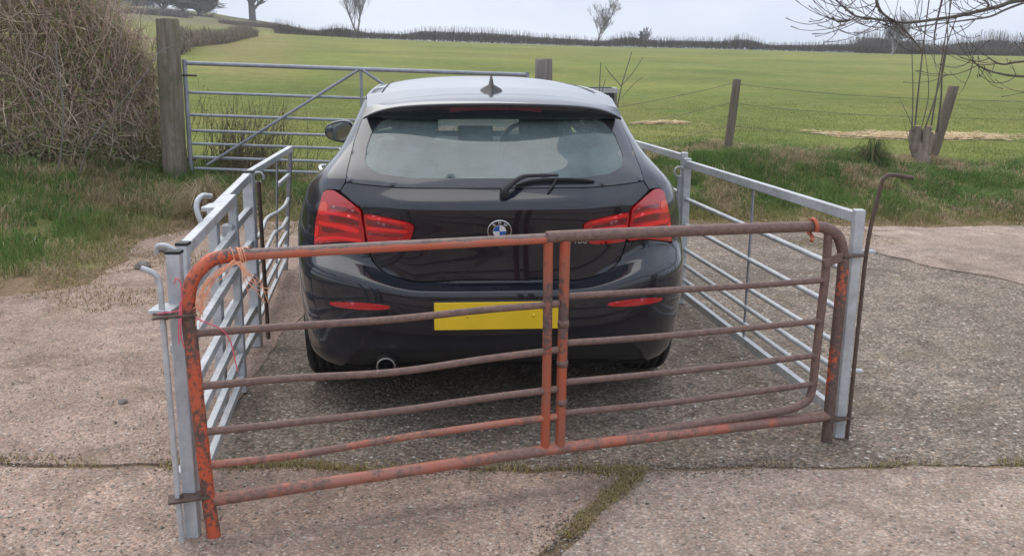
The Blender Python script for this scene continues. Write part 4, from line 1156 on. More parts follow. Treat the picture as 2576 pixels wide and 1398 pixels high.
ot([(2.325, .006, .870), (2.327, .004, .70), (2.320, .004, .50), (2.315, .004, .32), (2.312, .004, .235), (2.295, .006, .185), (2.240, .010, .160), (2.150, .012, .150), (1.80, .012, .146), (1.45, .010, .138)], .0165, 'rust_rail', 'inner_frame')
for k, (z0, zm, z1) in enumerate(((.680, .668, .672), (.510, .487, .506), (.359, .350, .361), (.248, .252, .257))):
    ot([(.02, 0, z0), (.30, -.004 * (k % 2), z0 - .004), (.62, .004, zm), (.95, 0, (zm + z1) / 2 + .004), (1.212, 0, z1)], .0122, 'rust_rail' if k < 3 else 'orange_low', 'rail')
for k, (z0, z1) in enumerate(((.697, .675), (.528, .512), (.383, .372), (.267, .253))):
    ot([(1.238, 0, z0), (1.6, .004 * (-1) ** k, z0 - .010), (2.0, -.003, (z0 + 2 * z1) / 3 - .004), (2.318, 0, z1)], .0118, 'rust_rail', 'rail')
for z in (.744, .150):
    MB().box((-.035, -.004, z), (.125, .060, .008), None, .002).build('strap', M['rust_rod'], og)
    MB().tube([(-.06, -.004, z - .012), (-.06, -.004, z + .014)], .008, 8).build('bolt', M['rust_rod'], og)
MB().beam((2.300, -.012, .742), (2.410, -.012, .772), .012, .035, .003).build('strap', M['rust_rail'], og)
MB().box((2.435, -.004, .765), (.10, .05, .008), None, .002).build('strap', M['rust_rod'], og)
MB().box((2.445, -.004, .093), (.12, .05, .008), None, .002).build('strap', M['rust_rod'], og)
MB().tube(smooth_path([(2.245, -.026, .872), (2.245, -.029, .895), (2.245, -.004, .917), (2.247, .026, .895), (2.245, .022, .866), (2.240, .0, .858), (2.232, -.022, .850), (2.222, -.03, .838)], 5), .0075, 8).build('hook', M['orange'], og)
for z in (.60, .455, .31): MB().lathe([(.0, -.012), (.0195, -.012), (.0205, 0), (.0195, .012), (.0, .012)], 14, Matrix.Translation((1.231, 0, z))).build('weld_collar', M['rust_rail'], og)

# twine tied on the gate
def og_w(s, d, z): return Vector((-.978 + s * math.cos(og_a) - d * math.sin(og_a), 2.689 + s * math.sin(og_a) + d * math.cos(og_a), z))
def twine(name, label, strands, mat, r):
    b = og_w(*strands[0][0]); b = Vector((b.x, b.y, b.z)); e = empty(name, b, 0, label, 'twine')
    mb = MB()
    for st in strands: mb.tube([Vector(p) - b for p in smooth_path([tuple(og_w(*q)) for q in st], 7)], r, 5)
    mb.build('strands', M[mat], e)
rr = random.Random(5); st = []
for k in range(9):   # turns round the rail
    s0 = .150 + rr.uniform(-.018, .018); ph = rr.uniform(0, 1)
    st.append([(s0 + .004 * j, .0235 * math.cos(j * 1.05 + ph), .913 + .0235 * math.sin(j * 1.05 + ph)) for j in range(8)])
for k in range(15):   # drape to the post
    j = lambda a: rr.uniform(-a, a)
    st.append([(.150 + j(.012), -.024, .900 + j(.006)), (.105 + j(.015), -.03 + j(.01), .872 + j(.010)), (.062 + j(.012), -.03, .830 + j(.014)), (.035 + j(.012), -.026, .775 + j(.02)), (.030 + j(.014), -.024, .735 + j(.03))])
for k in range(8):   # loose tails
    j = lambda a: rr.uniform(-a, a)
    st.append([(.155 + j(.01), -.024, .900), (.175 + j(.015), -.035, .868 + j(.01)), (.195 + j(.03), -.03, .835 + j(.02)), (.215 + j(.05), -.02, .800 + j(.04))])
twine('baler_twine', 'frayed orange twine wound round the orange gate top rail', st, 'twine_orange', .0011)
st = [[(-.030, -.03, .845), (-.022, -.035, .862), (-.012, -.03, .845), (-.012, -.028, .80), (-.022, -.03, .765), (-.05, -.03, .760), (-.085, -.03, .758)],
      [(-.012, -.03, .80), (-.018, -.032, .74), (-.022, -.03, .69), (-.016, -.03, .645)], [(-.016, -.03, .79), (-.026, -.032, .72), (-.030, -.03, .66)],
      [(.022, -.028, .735), (.060, -.028, .715), (.095, -.02, .690), (.118, -.01, .650), (.128, -.005, .59), (.135, 0, .545)]]
twine('pink_twine', 'thin pink twine hanging from the corner of the orange gate', st, 'twine_pink', .0020)

# ------------------------------------------------------------------ field gate and posts
fg = empty('field_gate', (-3.30, 9.6, .28), 0, 'grey galvanised seven bar field gate with diagonal braces into the pasture', 'gate')
def fgl(x, z): return (x + 3.30, 0.0, z - .28)
sag = lambda x: -.0268 * (x + 3.30)
FZ = (1.423, 1.134, .908, .749, .616, .477, .360)
for i, z in enumerate(FZ):
    MB().tube([fgl(-3.30, z), fgl(.14, z + sag(.14))], .0215 if i == 0 else .0150, 12).build('rail', M['galv_gate'], fg)
MB().tube([fgl(-3.335, .33), fgl(-3.325, 1.46)], .0225, 12).build('hinge_post', M['galv_gate'], fg)
MB().tube([fgl(.14, .262), fgl(.14, 1.36)], .020, 12).build('end_post', M['galv_gate'], fg)
MB().tube([fgl(-1.545, .315), fgl(-1.545, 1.375)], .015, 10).build('upright', M['galv_gate'], fg)
MB().tube([(*fgl(-1.57, 1.365)[:1], -.022, fgl(0, 1.365)[2]), (fgl(-3.16, 0)[0], -.022, fgl(0, .40)[2])], .0150, 10).build('brace', M['galv_gate'], fg)
MB().tube([(*fgl(-1.52, 1.365)[:1], -.022, fgl(0, 1.365)[2]), (fgl(.05, 0)[0], -.022, fgl(0, .31)[2])], .0150, 10).build('brace', M['galv_gate'], fg)
MB().tube([(-.16, -.01, 1.027), (.10, -.03, 1.020)], .010, 8).build('hinge_pin', M['rust_rod'], fg)
MB().tube([(-.16, 0, .17), (.02, 0, .17)], .012, 8).build('hinge_pin', M['rust_rod'], fg)

def wood_post(x, y, z0, z1, r0, r1, mat, label, lean=(0, 0), square=0.0, group=None, name='fence_post', chamfer=.012, seed=0):
    b = Vector((x, y, z0)); n = 18; rg = np.random.default_rng(seed); rad = 1 + rg.uniform(-.05, .05, n); mb = MB()
    V = []; hs = list(np.linspace(-.15, z1 - z0 - chamfer, 9)) + [z1 - z0]
    for i, h in enumerate(hs):
        t = max(h, 0) / (z1 - z0); rr_ = (r0 + (r1 - r0) * t) * (1 if i < len(hs) - 1 else .90)
        for k in range(n):
            a = 2 * math.pi * k / n; q = 1 / max(abs(math.cos(a)), abs(math.sin(a))); q = 1 + (q - 1) * square
            V.append((lean[0] * t + rr_ * q * rad[k] * math.cos(a) * (1 + .02 * math.sin(h * 9 + k)), lean[1] * t + rr_ * q * rad[k] * math.sin(a), h + (rg.uniform(-.006, .006) if i >= len(hs) - 2 else 0)))
    F = [(i * n + k, i * n + (k + 1) % n, (i + 1) * n + (k + 1) % n, (i + 1) * n + k) for i in range(len(hs) - 1) for k in range(n)]
    mb.add(V, F); mb.add(V[-n:], [tuple(range(n))], False)
    o = mb.build(name, mat, None); o.location = b
    return tag(o, label, 'post', group)
zt = lambda x, y: float(terrain_z(np.array([x]), np.array([y]))[0])
wood_post(-3.475, 9.52, zt(-3.47, 9.52), 1.85, .112, .100, M['post_mossy'], 'tall thick mossy gatepost at the hedge end of the field gate', (.04, 0), .55, seed=1, name='gate_post')
wood_post(.315, 9.86, zt(.31, 9.86), 1.49, .095, .088, M['post_sawn'], 'stout pale sawn gatepost at the latch end of the field gate', (0, 0), .35, seed=2, name='gate_post')
wood_post(2.42, 10.5, zt(2.42, 10.5), 1.285, .048, .044, M['post_grey'], 'slim upright round fence post on the grass bank', (.06, 0), 0, 'fence posts along the pasture', seed=3)
wood_post(4.95, 11.0, zt(4.95, 11.0), 1.215, .056, .058, M['post_grey'], 'leaning fence post beside the cut tree stump', (.17, 0), 0, 'fence posts along the pasture', seed=4)
wood_post(8.4, 11.3, zt(8.4, 11.3), 1.2, .05, .046, M['post_grey'], 'fence post past the stump along the wire fence', (.02, 0), 0, 'fence posts along the pasture', seed=5)
# wire strands of the fence
fw_ = empty('wire_fence', (.315, 9.86, zt(.31, 9.86)), 0, 'thin wire strands of the pasture fence strung between its posts', 'fence')
fb = Vector(fw_.location)
for k, dh in enumerate((.30, .55, .76)):
    pts = []
    P0 = [(.315, 9.86, zt(.31, 9.86)), (2.42, 10.5, zt(2.42, 10.5)), (4.90, 11.0, zt(4.9, 11.0)), (8.4, 11.3, zt(8.4, 11.3)), (14, 11.6, zt(14, 11.6))]
    for i in range(4):
        a, b = Vector(P0[i]), Vector(P0[i + 1])
        for t in np.linspace(0, 1, 10)[:-1]: pts.append(a.lerp(b, t) + Vector((0, -.05, dh - .03 * 4 * t * (1 - t))) - fb)
    MB().tube(pts, .0028, 5, False).build('strand', M['wire'], fw_)
# trough beyond the gatepost
tx0, tx1, ty0, ty1, tz1 = .70, 1.13, 10.85, 11.30, 1.165
tz0 = zt(.9, 11.0)
tr = empty('feed_trough', (.965, 11.07, tz0), 0, 'dark square feed bin with a pale rim behind the car roof', 'bin')
th_ = tz1 - tz0
V = []
for (ix, iy, iz) in ((.16, .16, -.03), (.215, .225, th_ - .05), (.235, .245, th_ - .05), (.235, .245, th_), (.200, .210, th_), (.185, .19, .25)):
    V += [(-ix, -iy, iz), (ix, -iy, iz), (ix, iy, iz), (-ix, iy, iz)]
mb = MB(); F = [(i * 4 + k, i * 4 + (k + 1) % 4, (i + 1) * 4 + (k + 1) % 4, (i + 1) * 4 + k) for i in (0,) for k in range(4)]
mb.add(V, F, False); mb.add(V[20:], [(0, 1, 2, 3)], False); mb.add(V, [(i * 4 + k, i * 4 + (k + 1) % 4, (i + 1) * 4 + (k + 1) % 4, (i + 1) * 4 + k) for i in (4,) for k in range(4)], False)
mb.build('tub', M['trough'], tr)
mb = MB(); mb.add(V, [(i * 4 + k, i * 4 + (k + 1) % 4, (i + 1) * 4 + (k + 1) % 4, (i + 1) * 4 + k) for i in (1, 2, 3) for k in range(4)], False); mb.build('rim', M['trough_rim'], tr)
for x in (-.21, .21): MB().beam((x, -.215, -.02), (x, -.235, th_ - .05), .035, .02, .004).build('corner_rib', M['post_sawn'], tr)
# loose stones
def stone(x, y, sx, sy, sz, label, seed):
    bm = bmesh.new(); bmesh.ops.create_icosphere(bm, subdivisions=3, radius=1); rg = random.Random(seed)
    ph = [rg.uniform(0, 6) for _ in range(6)]
    for v in bm.verts:
        c = v.co; k = 1 + .10 * math.sin(3 * c.x + ph[0]) + .10 * math.sin(3.5 * c.y + ph[1]) + .07 * math.sin(6 * c.z + ph[2] + 4 * c.x) + .05 * math.sin(9 * c.x + 7 * c.y + ph[3])
        v.co = Vector((c.x * sx * k, c.y * sy * k, max(c.z, -.45) * sz * k))
    me = bpy.data.meshes.new('stone'); bm.to_mesh(me); bm.free(); me.polygons.foreach_set('use_smooth', [True] * len(me.polygons))
    o = add_obj('stone', me, M['stone']); o.location = (x, y, sz * .42); tag(o, label, 'stone')
stone(-2.67, 6.52, .060, .045, .040, 'dark flat stone lying on the open concrete', 1)
stone(-2.76, 7.13, .055, .045, .040, 'pale brown stone at the edge of the grass verge', 2)
stone(-2.66, 7.02, .030, .028, .016, 'small flat chip of stone beside the pale brown stone', 3)
stone(-1.72, 3.86, .022, .018, .012, 'small dark pebble on the concrete outside the pen', 4)
stone(2.11, 3.31, .055, .014, .012, 'thin dark sliver of stone lying along the mossy joint', 5)

# ------------------------------------------------------------------ verges and pasture grass
bank_n = 95000
o = verge('bank_grass', bank_n, (.9, 8.2, 8.42, 11.0), lambda x, y, d: (d > -.06) & (vnoise(x * 4, y * 4, 71) > .12), .03, .19, 80, .0)
tag(o, 'long rough grass on the bank between the yard and the pasture', 'grass', kind='stuff')
o = verge('verge_grass', 90000, (-8.5, -1.9, 4.6, 10.4), lambda x, y, d: (d > -.10) & (vnoise(x * 4, y * 4, 72) > .10) & (x < -1.9 - np.maximum(y - 8.2, 0) * 0), .04, .21, 90, -.025)
tag(o, 'long tangled grass on the verge below the hedge', 'grass', kind='stuff')
# thin grass by the gateway
x, y = scatter(26000, -2.6, 1.6, 8.1, 11.5); d = yard_d(x, y); k = (d > -.5) & (vnoise(x * 2.4, y * 2.4, 73) + rng.uniform(-.12, .12, len(x)) > .50)
x, y = x[k], y[k]
o = blades('gateway_grass', np.stack([x, y, np.maximum(terrain_z(x, y), 0)], -1), rng.uniform(.015, .055, len(x)), rng.uniform(.004, .008, len(x)), rng.uniform(.4, 1, len(x)), pick(G_GREEN + G_OLIVE + G_DRY[:1], len(x)), M['grass'])
tag(o, 'thin trodden grass in front of the field gate', 'grass', kind='stuff')
# pasture
u = rng.uniform(0, 1, 130000); yq = 10.4 * (24 / 10.4) ** u; xq = rng.uniform(-.60, .66, len(u)) * yq
k = (vnoise(xq * 1.1, yq * 1.1, 75) + rng.uniform(-.3, .3, len(u)) > .22) & ~((xq < -3.4) & (yq < 12))
xq, yq = xq[k], yq[k]; sc_ = yq / 14
mudm = np.exp(-(((xq + 1.5) / 1.3) ** 2 + ((yq - 10.0) / 1.3) ** 2)); k = rng.uniform(0, 1, len(xq)) > mudm * .9; xq, yq, sc_ = xq[k], yq[k], sc_[k]
hq = rng.uniform(.015, .042, len(xq)) * np.where(yq < 11.4, 1.8, 1) * np.interp(yq, [11, 14, 24], [1, .8, .12]) * (.7 + .6 * vnoise(xq * .8, yq * .8, 76))
base = .75 * pasture_col(xq, yq) + .45 * pick([(.155, .215, .058), (.175, .23, .064), (.14, .195, .05), (.20, .22, .08), (.26, .245, .12)], len(xq), [.3, .25, .2, .17, .08], .15)
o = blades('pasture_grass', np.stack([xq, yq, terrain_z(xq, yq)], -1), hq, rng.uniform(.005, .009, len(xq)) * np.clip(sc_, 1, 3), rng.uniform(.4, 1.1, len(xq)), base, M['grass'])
tag(o, 'short green pasture grass in the field', 'grass', kind='stuff')
# moss and weeds in the slab joints
def moss(name, line, w, n, label, hmax=.020, dens=.45):
    L = np.array(resample(line, .02, False)); i = rng.integers(0, len(L), n)
    x = L[i, 0] + rng.normal(0, w, n); y = L[i, 1] + rng.normal(0, w, n)
    k = vnoise(x * 5, y * 5, 77) + rng.uniform(-.15, .15, n) > 1 - dens - .1
    x, y = x[k], y[k]; m_ = len(x)
    col = pick([(.36, .30, .125), (.31, .27, .10), (.42, .34, .17), (.34, .25, .16), (.52, .43, .27), (.38, .29, .18)], m_)
    z = np.full(m_, -.004) + rng.uniform(0, .008, m_)
    o = blades(name, np.stack([x, y, z], -1), rng.uniform(.008, hmax, m_) + .01, rng.uniform(.003, .006, m_), rng.uniform(.6, 1.6, m_), col, M['grass'])
    tag(o, label, 'moss', kind='stuff')
moss('joint_moss', shift(J_L, 0, .01)[-60:], .030, 11000, 'moss and dry weeds along the joint outside the pen', .024, .52)
moss('joint_moss', shift(J_M, 0, .005), .022, 5000, 'moss along the joint under the orange gate', .013, .27)
moss('joint_moss', shift(J_R, 0, .01)[:60], .026, 6000, 'patchy moss along the joint beyond the orange gate', .013, .27)
moss('joint_moss', [((a[0] + b[0]) / 2, (a[1] + b[1]) / 2) for a, b in zip(D_L[:14], D_R[:14])], .017, 6500, 'moss filling the slanting crack between the near slabs', .013, .38)
for k, (lx0, lx1, ly0, ly1, nn, cut) in enumerate([(-4.6, -1.9, 4.6, 8.4, 22000, .52), (1.5, 3.2, 6.4, 8.7, 9000, .62)]):
    x, y = scatter(nn, lx0, lx1, ly0, ly1); d = yard_d(x, y)
    kk = (d < .1) & (vnoise(x * 1.6, y * 1.6, 78) + .18 * vnoise(x * 9, y * 9, 79) + np.clip(d, -1.2, 0) * .28 + rng.uniform(-.06, .06, nn) > cut); x, y = x[kk], y[kk]
    o = blades('edge_moss', np.stack([x, y, np.full(len(x), .002)], -1), rng.uniform(.006, .022, len(x)), rng.uniform(.004, .008, len(x)), rng.uniform(.8, 1.8, len(x)), pick([(.34, .28, .115), (.28, .245, .09), (.42, .34, .19), (.27, .19, .115)], len(x)), M['grass'])
    tag(o, ['yellow moss and dead grass creeping over the concrete below the hedge', 'dull moss creeping over the yard below the grass bank'][k], 'moss', kind='stuff')
# loose grit on the slabs
n = 16000
u = rng.uniform(0, 1, n); y = 2.3 + 6.1 * u ** 1.6; x = rng.uniform(-.62, .62, n) * (y + .8)
k = (yard_d(x, y) < -.05); x, y = x[k], y[k]; n = len(x)
s = rng.uniform(.0018, .0050, n) * np.where(rng.uniform(0, 1, n) < .04, 1.7, 1.0)
o6 = np.array([(1, 0, 0), (0, 1, 0), (-1, 0, 0), (0, -1, 0), (0, 0, .8), (0, 0, -.5)], float)
V = np.stack([x, y, s * .25 + .004], -1)[:, None, :] + o6[None] * s[:, None, None] * rng.uniform(.6, 1.4, (n, 6, 1))
ff = np.array([(0, 1, 4), (1, 2, 4), (2, 3, 4), (3, 0, 4), (1, 0, 5), (2, 1, 5), (3, 2, 5), (0, 3, 5)])
F = (np.arange(n) * 6)[:, None, None] + ff[None]
gc = np.repeat(pick([(.42, .37, .32), (.30, .26, .22), (.20, .17, .15), (.56, .52, .46), (.11, .095, .085)], n, [.3, .28, .2, .12, .1]), 6, 0)
tag(add_obj('grit', mesh_np('grit', V.reshape(-1, 3), F.reshape(-1, 3), gc, smooth=False), M['twig']), 'fine loose grit and chippings scattered over the yard', 'grit', kind='stuff')
# dirt and darker chippings along the joints
LN = np.array(resample(D_L[:16], .02, False) + resample(D_R[:16], .02, False) + resample(J_M, .02, False) + [p for p in resample(J_R, .02, False) if p[0] < 3] + [p for p in resample(J_L, .02, False) if p[0] > -3])
n = 9000; i = rng.integers(0, len(LN), n); x = LN[i, 0] + rng.normal(0, .06, n); y = LN[i, 1] + rng.normal(0, .055, n); k = vnoise(x * 4, y * 4, 91) + rng.uniform(-.2, .2, n) > .5; x, y = x[k], y[k]; n = len(x)
s = rng.uniform(.0018, .0060, n); V = np.stack([x, y, s * .2 + .003], -1)[:, None, :] + o6[None] * s[:, None, None] * rng.uniform(.6, 1.4, (n, 6, 1))
F = (np.arange(n) * 6)[:, None, None] + ff[None]; gc = np.repeat(pick([(.16, .13, .10), (.22, .18, .14), (.10, .085, .07), (.30, .25, .20)], n), 6, 0)
tag(add_obj('joint_dirt', mesh_np('joint_dirt', V.reshape(-1, 3), F.reshape(-1, 3), gc, smooth=False), M['twig']), 'dark crumbs of soil and chippings along the slab joints', 'grit', kind='stuff')
# straw spilled in the pasture
def straw(n, cx, cy, rx, ry, label):
    a = rng.uniform(0, 2 * np.pi, n); r = np.abs(rng.normal(0, .62, n)); x = cx + rx * r * np.cos(a); y = cy + ry * r * np.sin(a)
    k = vnoise(x * 2.2, y * 2.2, 85) + rng.uniform(-.2, .3, n) > .33; x, y = x[k], y[k]; n = len(x)
    L = rng.uniform(.08, .22, n); az = rng.uniform(0, np.pi, n); z = terrain_z(x, y) + rng.uniform(.0, .035, n)
    dv = np.stack([np.cos(az) * L / 2, np.sin(az) * L / 2, rng.uniform(-.02, .02, n)], -1); c = np.stack([x, y, z], -1)
    Pp = np.stack([c - dv, c, c + dv], 1); V, F = batch_tubes(Pp, np.full((n, 3), .0045), 3)
    tag(add_obj('straw', mesh_np('straw', V, F, np.repeat(pick([(.80, .64, .40), (.86, .72, .48), (.68, .52, .31)], n), 9, 0)), M['straw']), label, 'straw', kind='stuff')
straw(11000, 6.0, 13.6, 1.05, .24, 'pale straw strewn over the grass behind the stump')
straw(1100, 2.25, 14.2, .28, .12, 'small patch of spilled straw behind the upright fence post')

# ------------------------------------------------------------------ bare trees
def grow_tree(base, h, spread, levels, nb, r0, seed, lean=(0, 0), first=.25, up=.35, wig=.16, multi=1, lf=(.45, .72)):
    """returns polylines (N,5,3) and radii (N,5), the first entries being the trunk"""
    rg = np.random.default_rng(seed); lines = []; rads = []; trunk_n = 0
    def branch(p, d, L, r, lev):
        nonlocal trunk_n
        q = np.array(p, float); pts = [q.copy()]; dd = np.array(d, float)
        for i in range(4):
            dd = dd + rg.normal(0, wig, 3) + np.array([0, 0, up * .12 if lev else .02]); dd /= np.linalg.norm(dd)
            q = q + dd * L / 4; pts.append(q.copy())
        rr_ = np.linspace(r, r * (.62 if lev == 0 else .45 if lev < levels else .3), 5)
        lines.append(np.array(pts)); rads.append(rr_)
        if lev == 0: trunk_n += 1
        if lev >= levels: return
        n = nb[lev]
        for k in range(n):
            t = first + (1 - first) * (k + rg.uniform(.2, .9)) / n if lev == 0 else rg.uniform(.25, 1.0)
            t = min(t, 1.0); j = min(int(t * 4), 3); f = t * 4 - j
            pp = pts[j] * (1 - f) + pts[j + 1] * f
            az = rg.uniform(0, 2 * np.pi) if lev else k * 2.4 + rg.uniform(-.5, .5)
            out = np.array([np.cos(az), np.sin(az), 0]); dn = dd * rg.uniform(.35, .8) + out * spread * rg.uniform(.6, 1.2) + np.array([0, 0, up * rg.uniform(.3, 1.2)])
            dn /= np.linalg.norm(dn)
            branch(pp, dn, L * rg.uniform(*lf) * (1.0 if lev else (1.25 - .45 * t)), np.interp(t, np.linspace(0, 1, 5), rr_) * rg.uniform(.5, .72), lev + 1)
    for m_ in range(multi):
        d0 = np.array([lean[0] + (rg.uniform(-.25, .25) if multi > 1 else 0), lean[1] + (rg.uniform(-.2, .2) if multi > 1 else 0), 1.0]); d0 /= np.linalg.norm(d0)
        branch(np.array(base, float) + (rg.uniform(-.15, .15, 3) * [1, 1, 0] if multi > 1 else 0), d0, h * .62, r0, 0)
    return np.array(lines), np.array(rads), trunk_n

def tree(name, base, label, h, spread, levels, nb, r0, seed, rmin, cols, group=None, cat='tree', **kw):
    b = np.array(base, float); L, Rr, tn = grow_tree((0, 0, -.1), h, spread, levels, nb, r0, seed, **kw)
    Rr = np.maximum(Rr, rmin)
    e = empty(name, base, 0, label, cat, group)
    is_t = np.zeros(len(L), bool); is_t[0] = True
    if kw.get('multi', 1) > 1: is_t = Rr[:, 0] > r0 * .95
    for nm, msk, sd in (('trunk', is_t, 8), ('crown', ~is_t, 3)):
        V, F = batch_tubes(L[msk], Rr[msk], sd); c = np.repeat(pick(cols, int(msk.sum()), None, .2), 5 * sd, 0)
        add_obj(nm, mesh_np(nm, V, F, c), M['twig'], e)
    return e
GREYB = [(.17, .155, .15), (.20, .18, .17), (.15, .135, .135)]
PALEB = [(.27, .255, .25), (.31, .29, .28), (.24, .225, .22)]
def gp(t, y): return (t * y, y, float(terrain_z(np.array([t * y]), np.array([float(y)]))[0]))
tree('oak_tree', gp(-.272, 150), 'broad dark bare oak standing alone on the hill crest', 15.0, .95, 4, [22, 8, 6, 4], .55, 19, .026, GREYB, first=.16, up=.02, wig=.17, lf=(.30, .46))
tree('bare_tree', gp(-.161, 96), 'tall forked grey bare tree in the far hedgerow, nearest the oak', 5.6, .55, 4, [9, 5, 4, 3], .11, 12, .0075, PALEB, 'bare trees in the far hedgerow', first=.30, up=.8, multi=2, lf=(.5, .75))
tree('bare_tree', gp(.086, 97), 'feathery pale bare tree in the far hedgerow above the fence post gap', 5.4, .62, 4, [13, 6, 5, 3], .095, 13, .0085, PALEB, 'bare trees in the far hedgerow', first=.18, up=.45, lf=(.42, .62))
tree('bare_tree', gp(.397, 90), 'rounded bare tree in the far hedgerow behind the cut stump', 3.6, .75, 4, [9, 7, 5, 3], .09, 14, .009, PALEB, 'bare trees in the far hedgerow', first=.2, up=.5, multi=2)
tree('hedge_bush', gp(.137, 96), 'little twiggy bush poking above the far hedgerow', 2.0, .7, 3, [7, 6, 5], .06, 15, .02, GREYB, first=.2, up=.7)
for i, (t, y, h, lab) in enumerate([(-.345, 140, 7.5, 'dense brown tree in the middle of the hilltop copse'), (-.327, 138, 6.0, 'low round grey tree of the hilltop copse nearest the oak'), (-.365, 146, 7.0, 'tall dim tree standing behind the hilltop copse'), (-.39, 172, 6.0, 'far bare tree at the edge of the hilltop wood'), (-.42, 175, 6.5, 'far bare tree deep in the hilltop wood')]):
    tree('thicket_tree', gp(t, y), lab, h, 1.15, 4, [18, 8, 6, 4], .16, 30 + i, .032, [(.24, .215, .195), (.27, .24, .21), (.21, .195, .19)], 'trees of the hilltop copse', first=.02, up=.22, multi=3)

# ------------------------------------------------------------------ hedgerows far off
def hedgerow(name, label, line, n, h, dep, cols, tw, seed, spikes=.35, hv=.25):
    rg = np.random.default_rng(seed); L = np.array(resample(line, .5, False)); seg = np.linspace(0, len(L) - 1.001, n); i = seg.astype(int); f = (seg - i)[:, None]
    xy = L[i] * (1 - f) + L[np.minimum(i + 1, len(L) - 1)] * f + rg.normal(0, dep, (n, 2))
    z = terrain_z(xy[:, 0], xy[:, 1]); hn = h * (1 - hv + 2 * hv * vnoise(xy[:, 0] * .35, xy[:, 1] * .35, seed))
    st = z + rg.uniform(-.05, .55, n) * hn; top = rg.uniform(.25, 1.0, n); spk = rg.uniform(0, 1, n) < spikes
    en = np.where(spk, z + hn * rg.uniform(1.0, 1.75, n), np.minimum(st + top * hn, z + hn * 1.02))
    dx = rg.normal(0, .16, (n, 2)) * (en - st)[:, None] * np.where(spk, .5, 1.6)[:, None]
    p0 = np.column_stack([xy, st]); p2 = np.column_stack([xy + dx, en]); pm = (p0 + p2) / 2 + rg.normal(0, .05, (n, 3))
    Rr = np.stack([np.full(n, tw), np.full(n, tw * .85), np.where(spk, tw * .4, tw * .6)], 1)
    V, F = batch_tubes(np.stack([p0, pm, p2], 1), Rr, 3)
    b = Vector((float(L[0, 0]), float(L[0, 1]), float(terrain_z(L[:1, 0], L[:1, 1])[0])))
    e = empty(name, b, 0, label, 'hedge', 'hedgerows of the pasture')
    o = add_obj('twigs', mesh_np('twigs', V - np.array(b), F, np.repeat(pick(cols, n, None, .25), 9, 0)), M['twig'], e)
HB = [(.17, .14, .125), (.21, .17, .15), (.14, .12, .11), (.25, .20, .165)]
ridge = [(t * 95, 95) for t in np.linspace(-.248, .56, 30)]
hedgerow('hedgerow', 'long low bare hedgerow along the skyline of the pasture', ridge, 22000, .74, .25, HB, .016, 101, .15, .40)
hedgerow('hedgerow', 'thicker dark hedgerow at the skyline behind the stump', [(t * 97, 97) for t in np.linspace(.36, .62, 12)], 6500, 1.0, .5, HB, .022, 102, .18, .6)
hedgerow('hedgerow', 'clipped brown hedgerow running up the hedge side of the pasture', [(-12.6, 35), (-15.3, 44), (-18.0, 60), (-20.8, 76)], 22000, .50, .20, [(.29, .225, .18), (.24, .195, .16), (.19, .19, .11), (.34, .26, .20)], .016, 103, .08)
hedgerow('hedgerow', 'ragged brown hedgerow crossing the hill above the clipped hedge', [(-36, 118), (-33.5, 118), (-29.5, 117), (-27, 116)], 3500, .40, .35, [(.27, .21, .17), (.24, .19, .16)], .025, 104, .15)
hedgerow('hedgerow', 'dark hedgerow along the foot of the upper hill field', [(-62, 128), (-50, 126), (-42, 124)], 5000, .7, .35, [(.20, .17, .155), (.22, .19, .17)], .03, 105, .2)

# ------------------------------------------------------------------ big hedge on the left
HL = [(-3.62, 9.72), (-4.35, 9.05), (-5.3, 8.35), (-6.6, 7.6), (-9.5, 6.4)]
hl = np.array(resample(HL, .05, False)); tang = np.gradient(hl, axis=0); tang /= np.linalg.norm(tang, axis=1, keepdims=True); nrm_f = np.stack([-tang[:, 1], tang[:, 0]], -1)   # points towards the yard
nrm_f = np.where((nrm_f[:, 1:2] > 0), -nrm_f, nrm_f)
arc = np.arange(len(hl)) * .05
def hedge_top(s): return np.interp(s, [0, .25, .6, 1.1, 2.0, 7], [1.25, 1.65, 2.05, 2.5, 2.75, 2.9]) * (1 + .06 * (vnoise(s * 3, 0 * s, 5) - .5))
def hpts(n, front=2.0, depth=1.5):
    i = np.minimum((rng.uniform(0, 1, n) ** 1.15 * (len(hl) - 1)).astype(int), len(hl) - 1); dpt = depth * rng.uniform(0, 1, n) ** front
    xy = hl[i] - nrm_f[i] * dpt[:, None]
    return xy, arc[i], i, dpt
hedge = empty('hedge', (-4.35, 9.05, zt(-4.35, 9.05)), 0, 'tall overgrown bramble and hawthorn hedge beside the mossy gatepost', 'hedge'); hb = np.array(hedge.location)
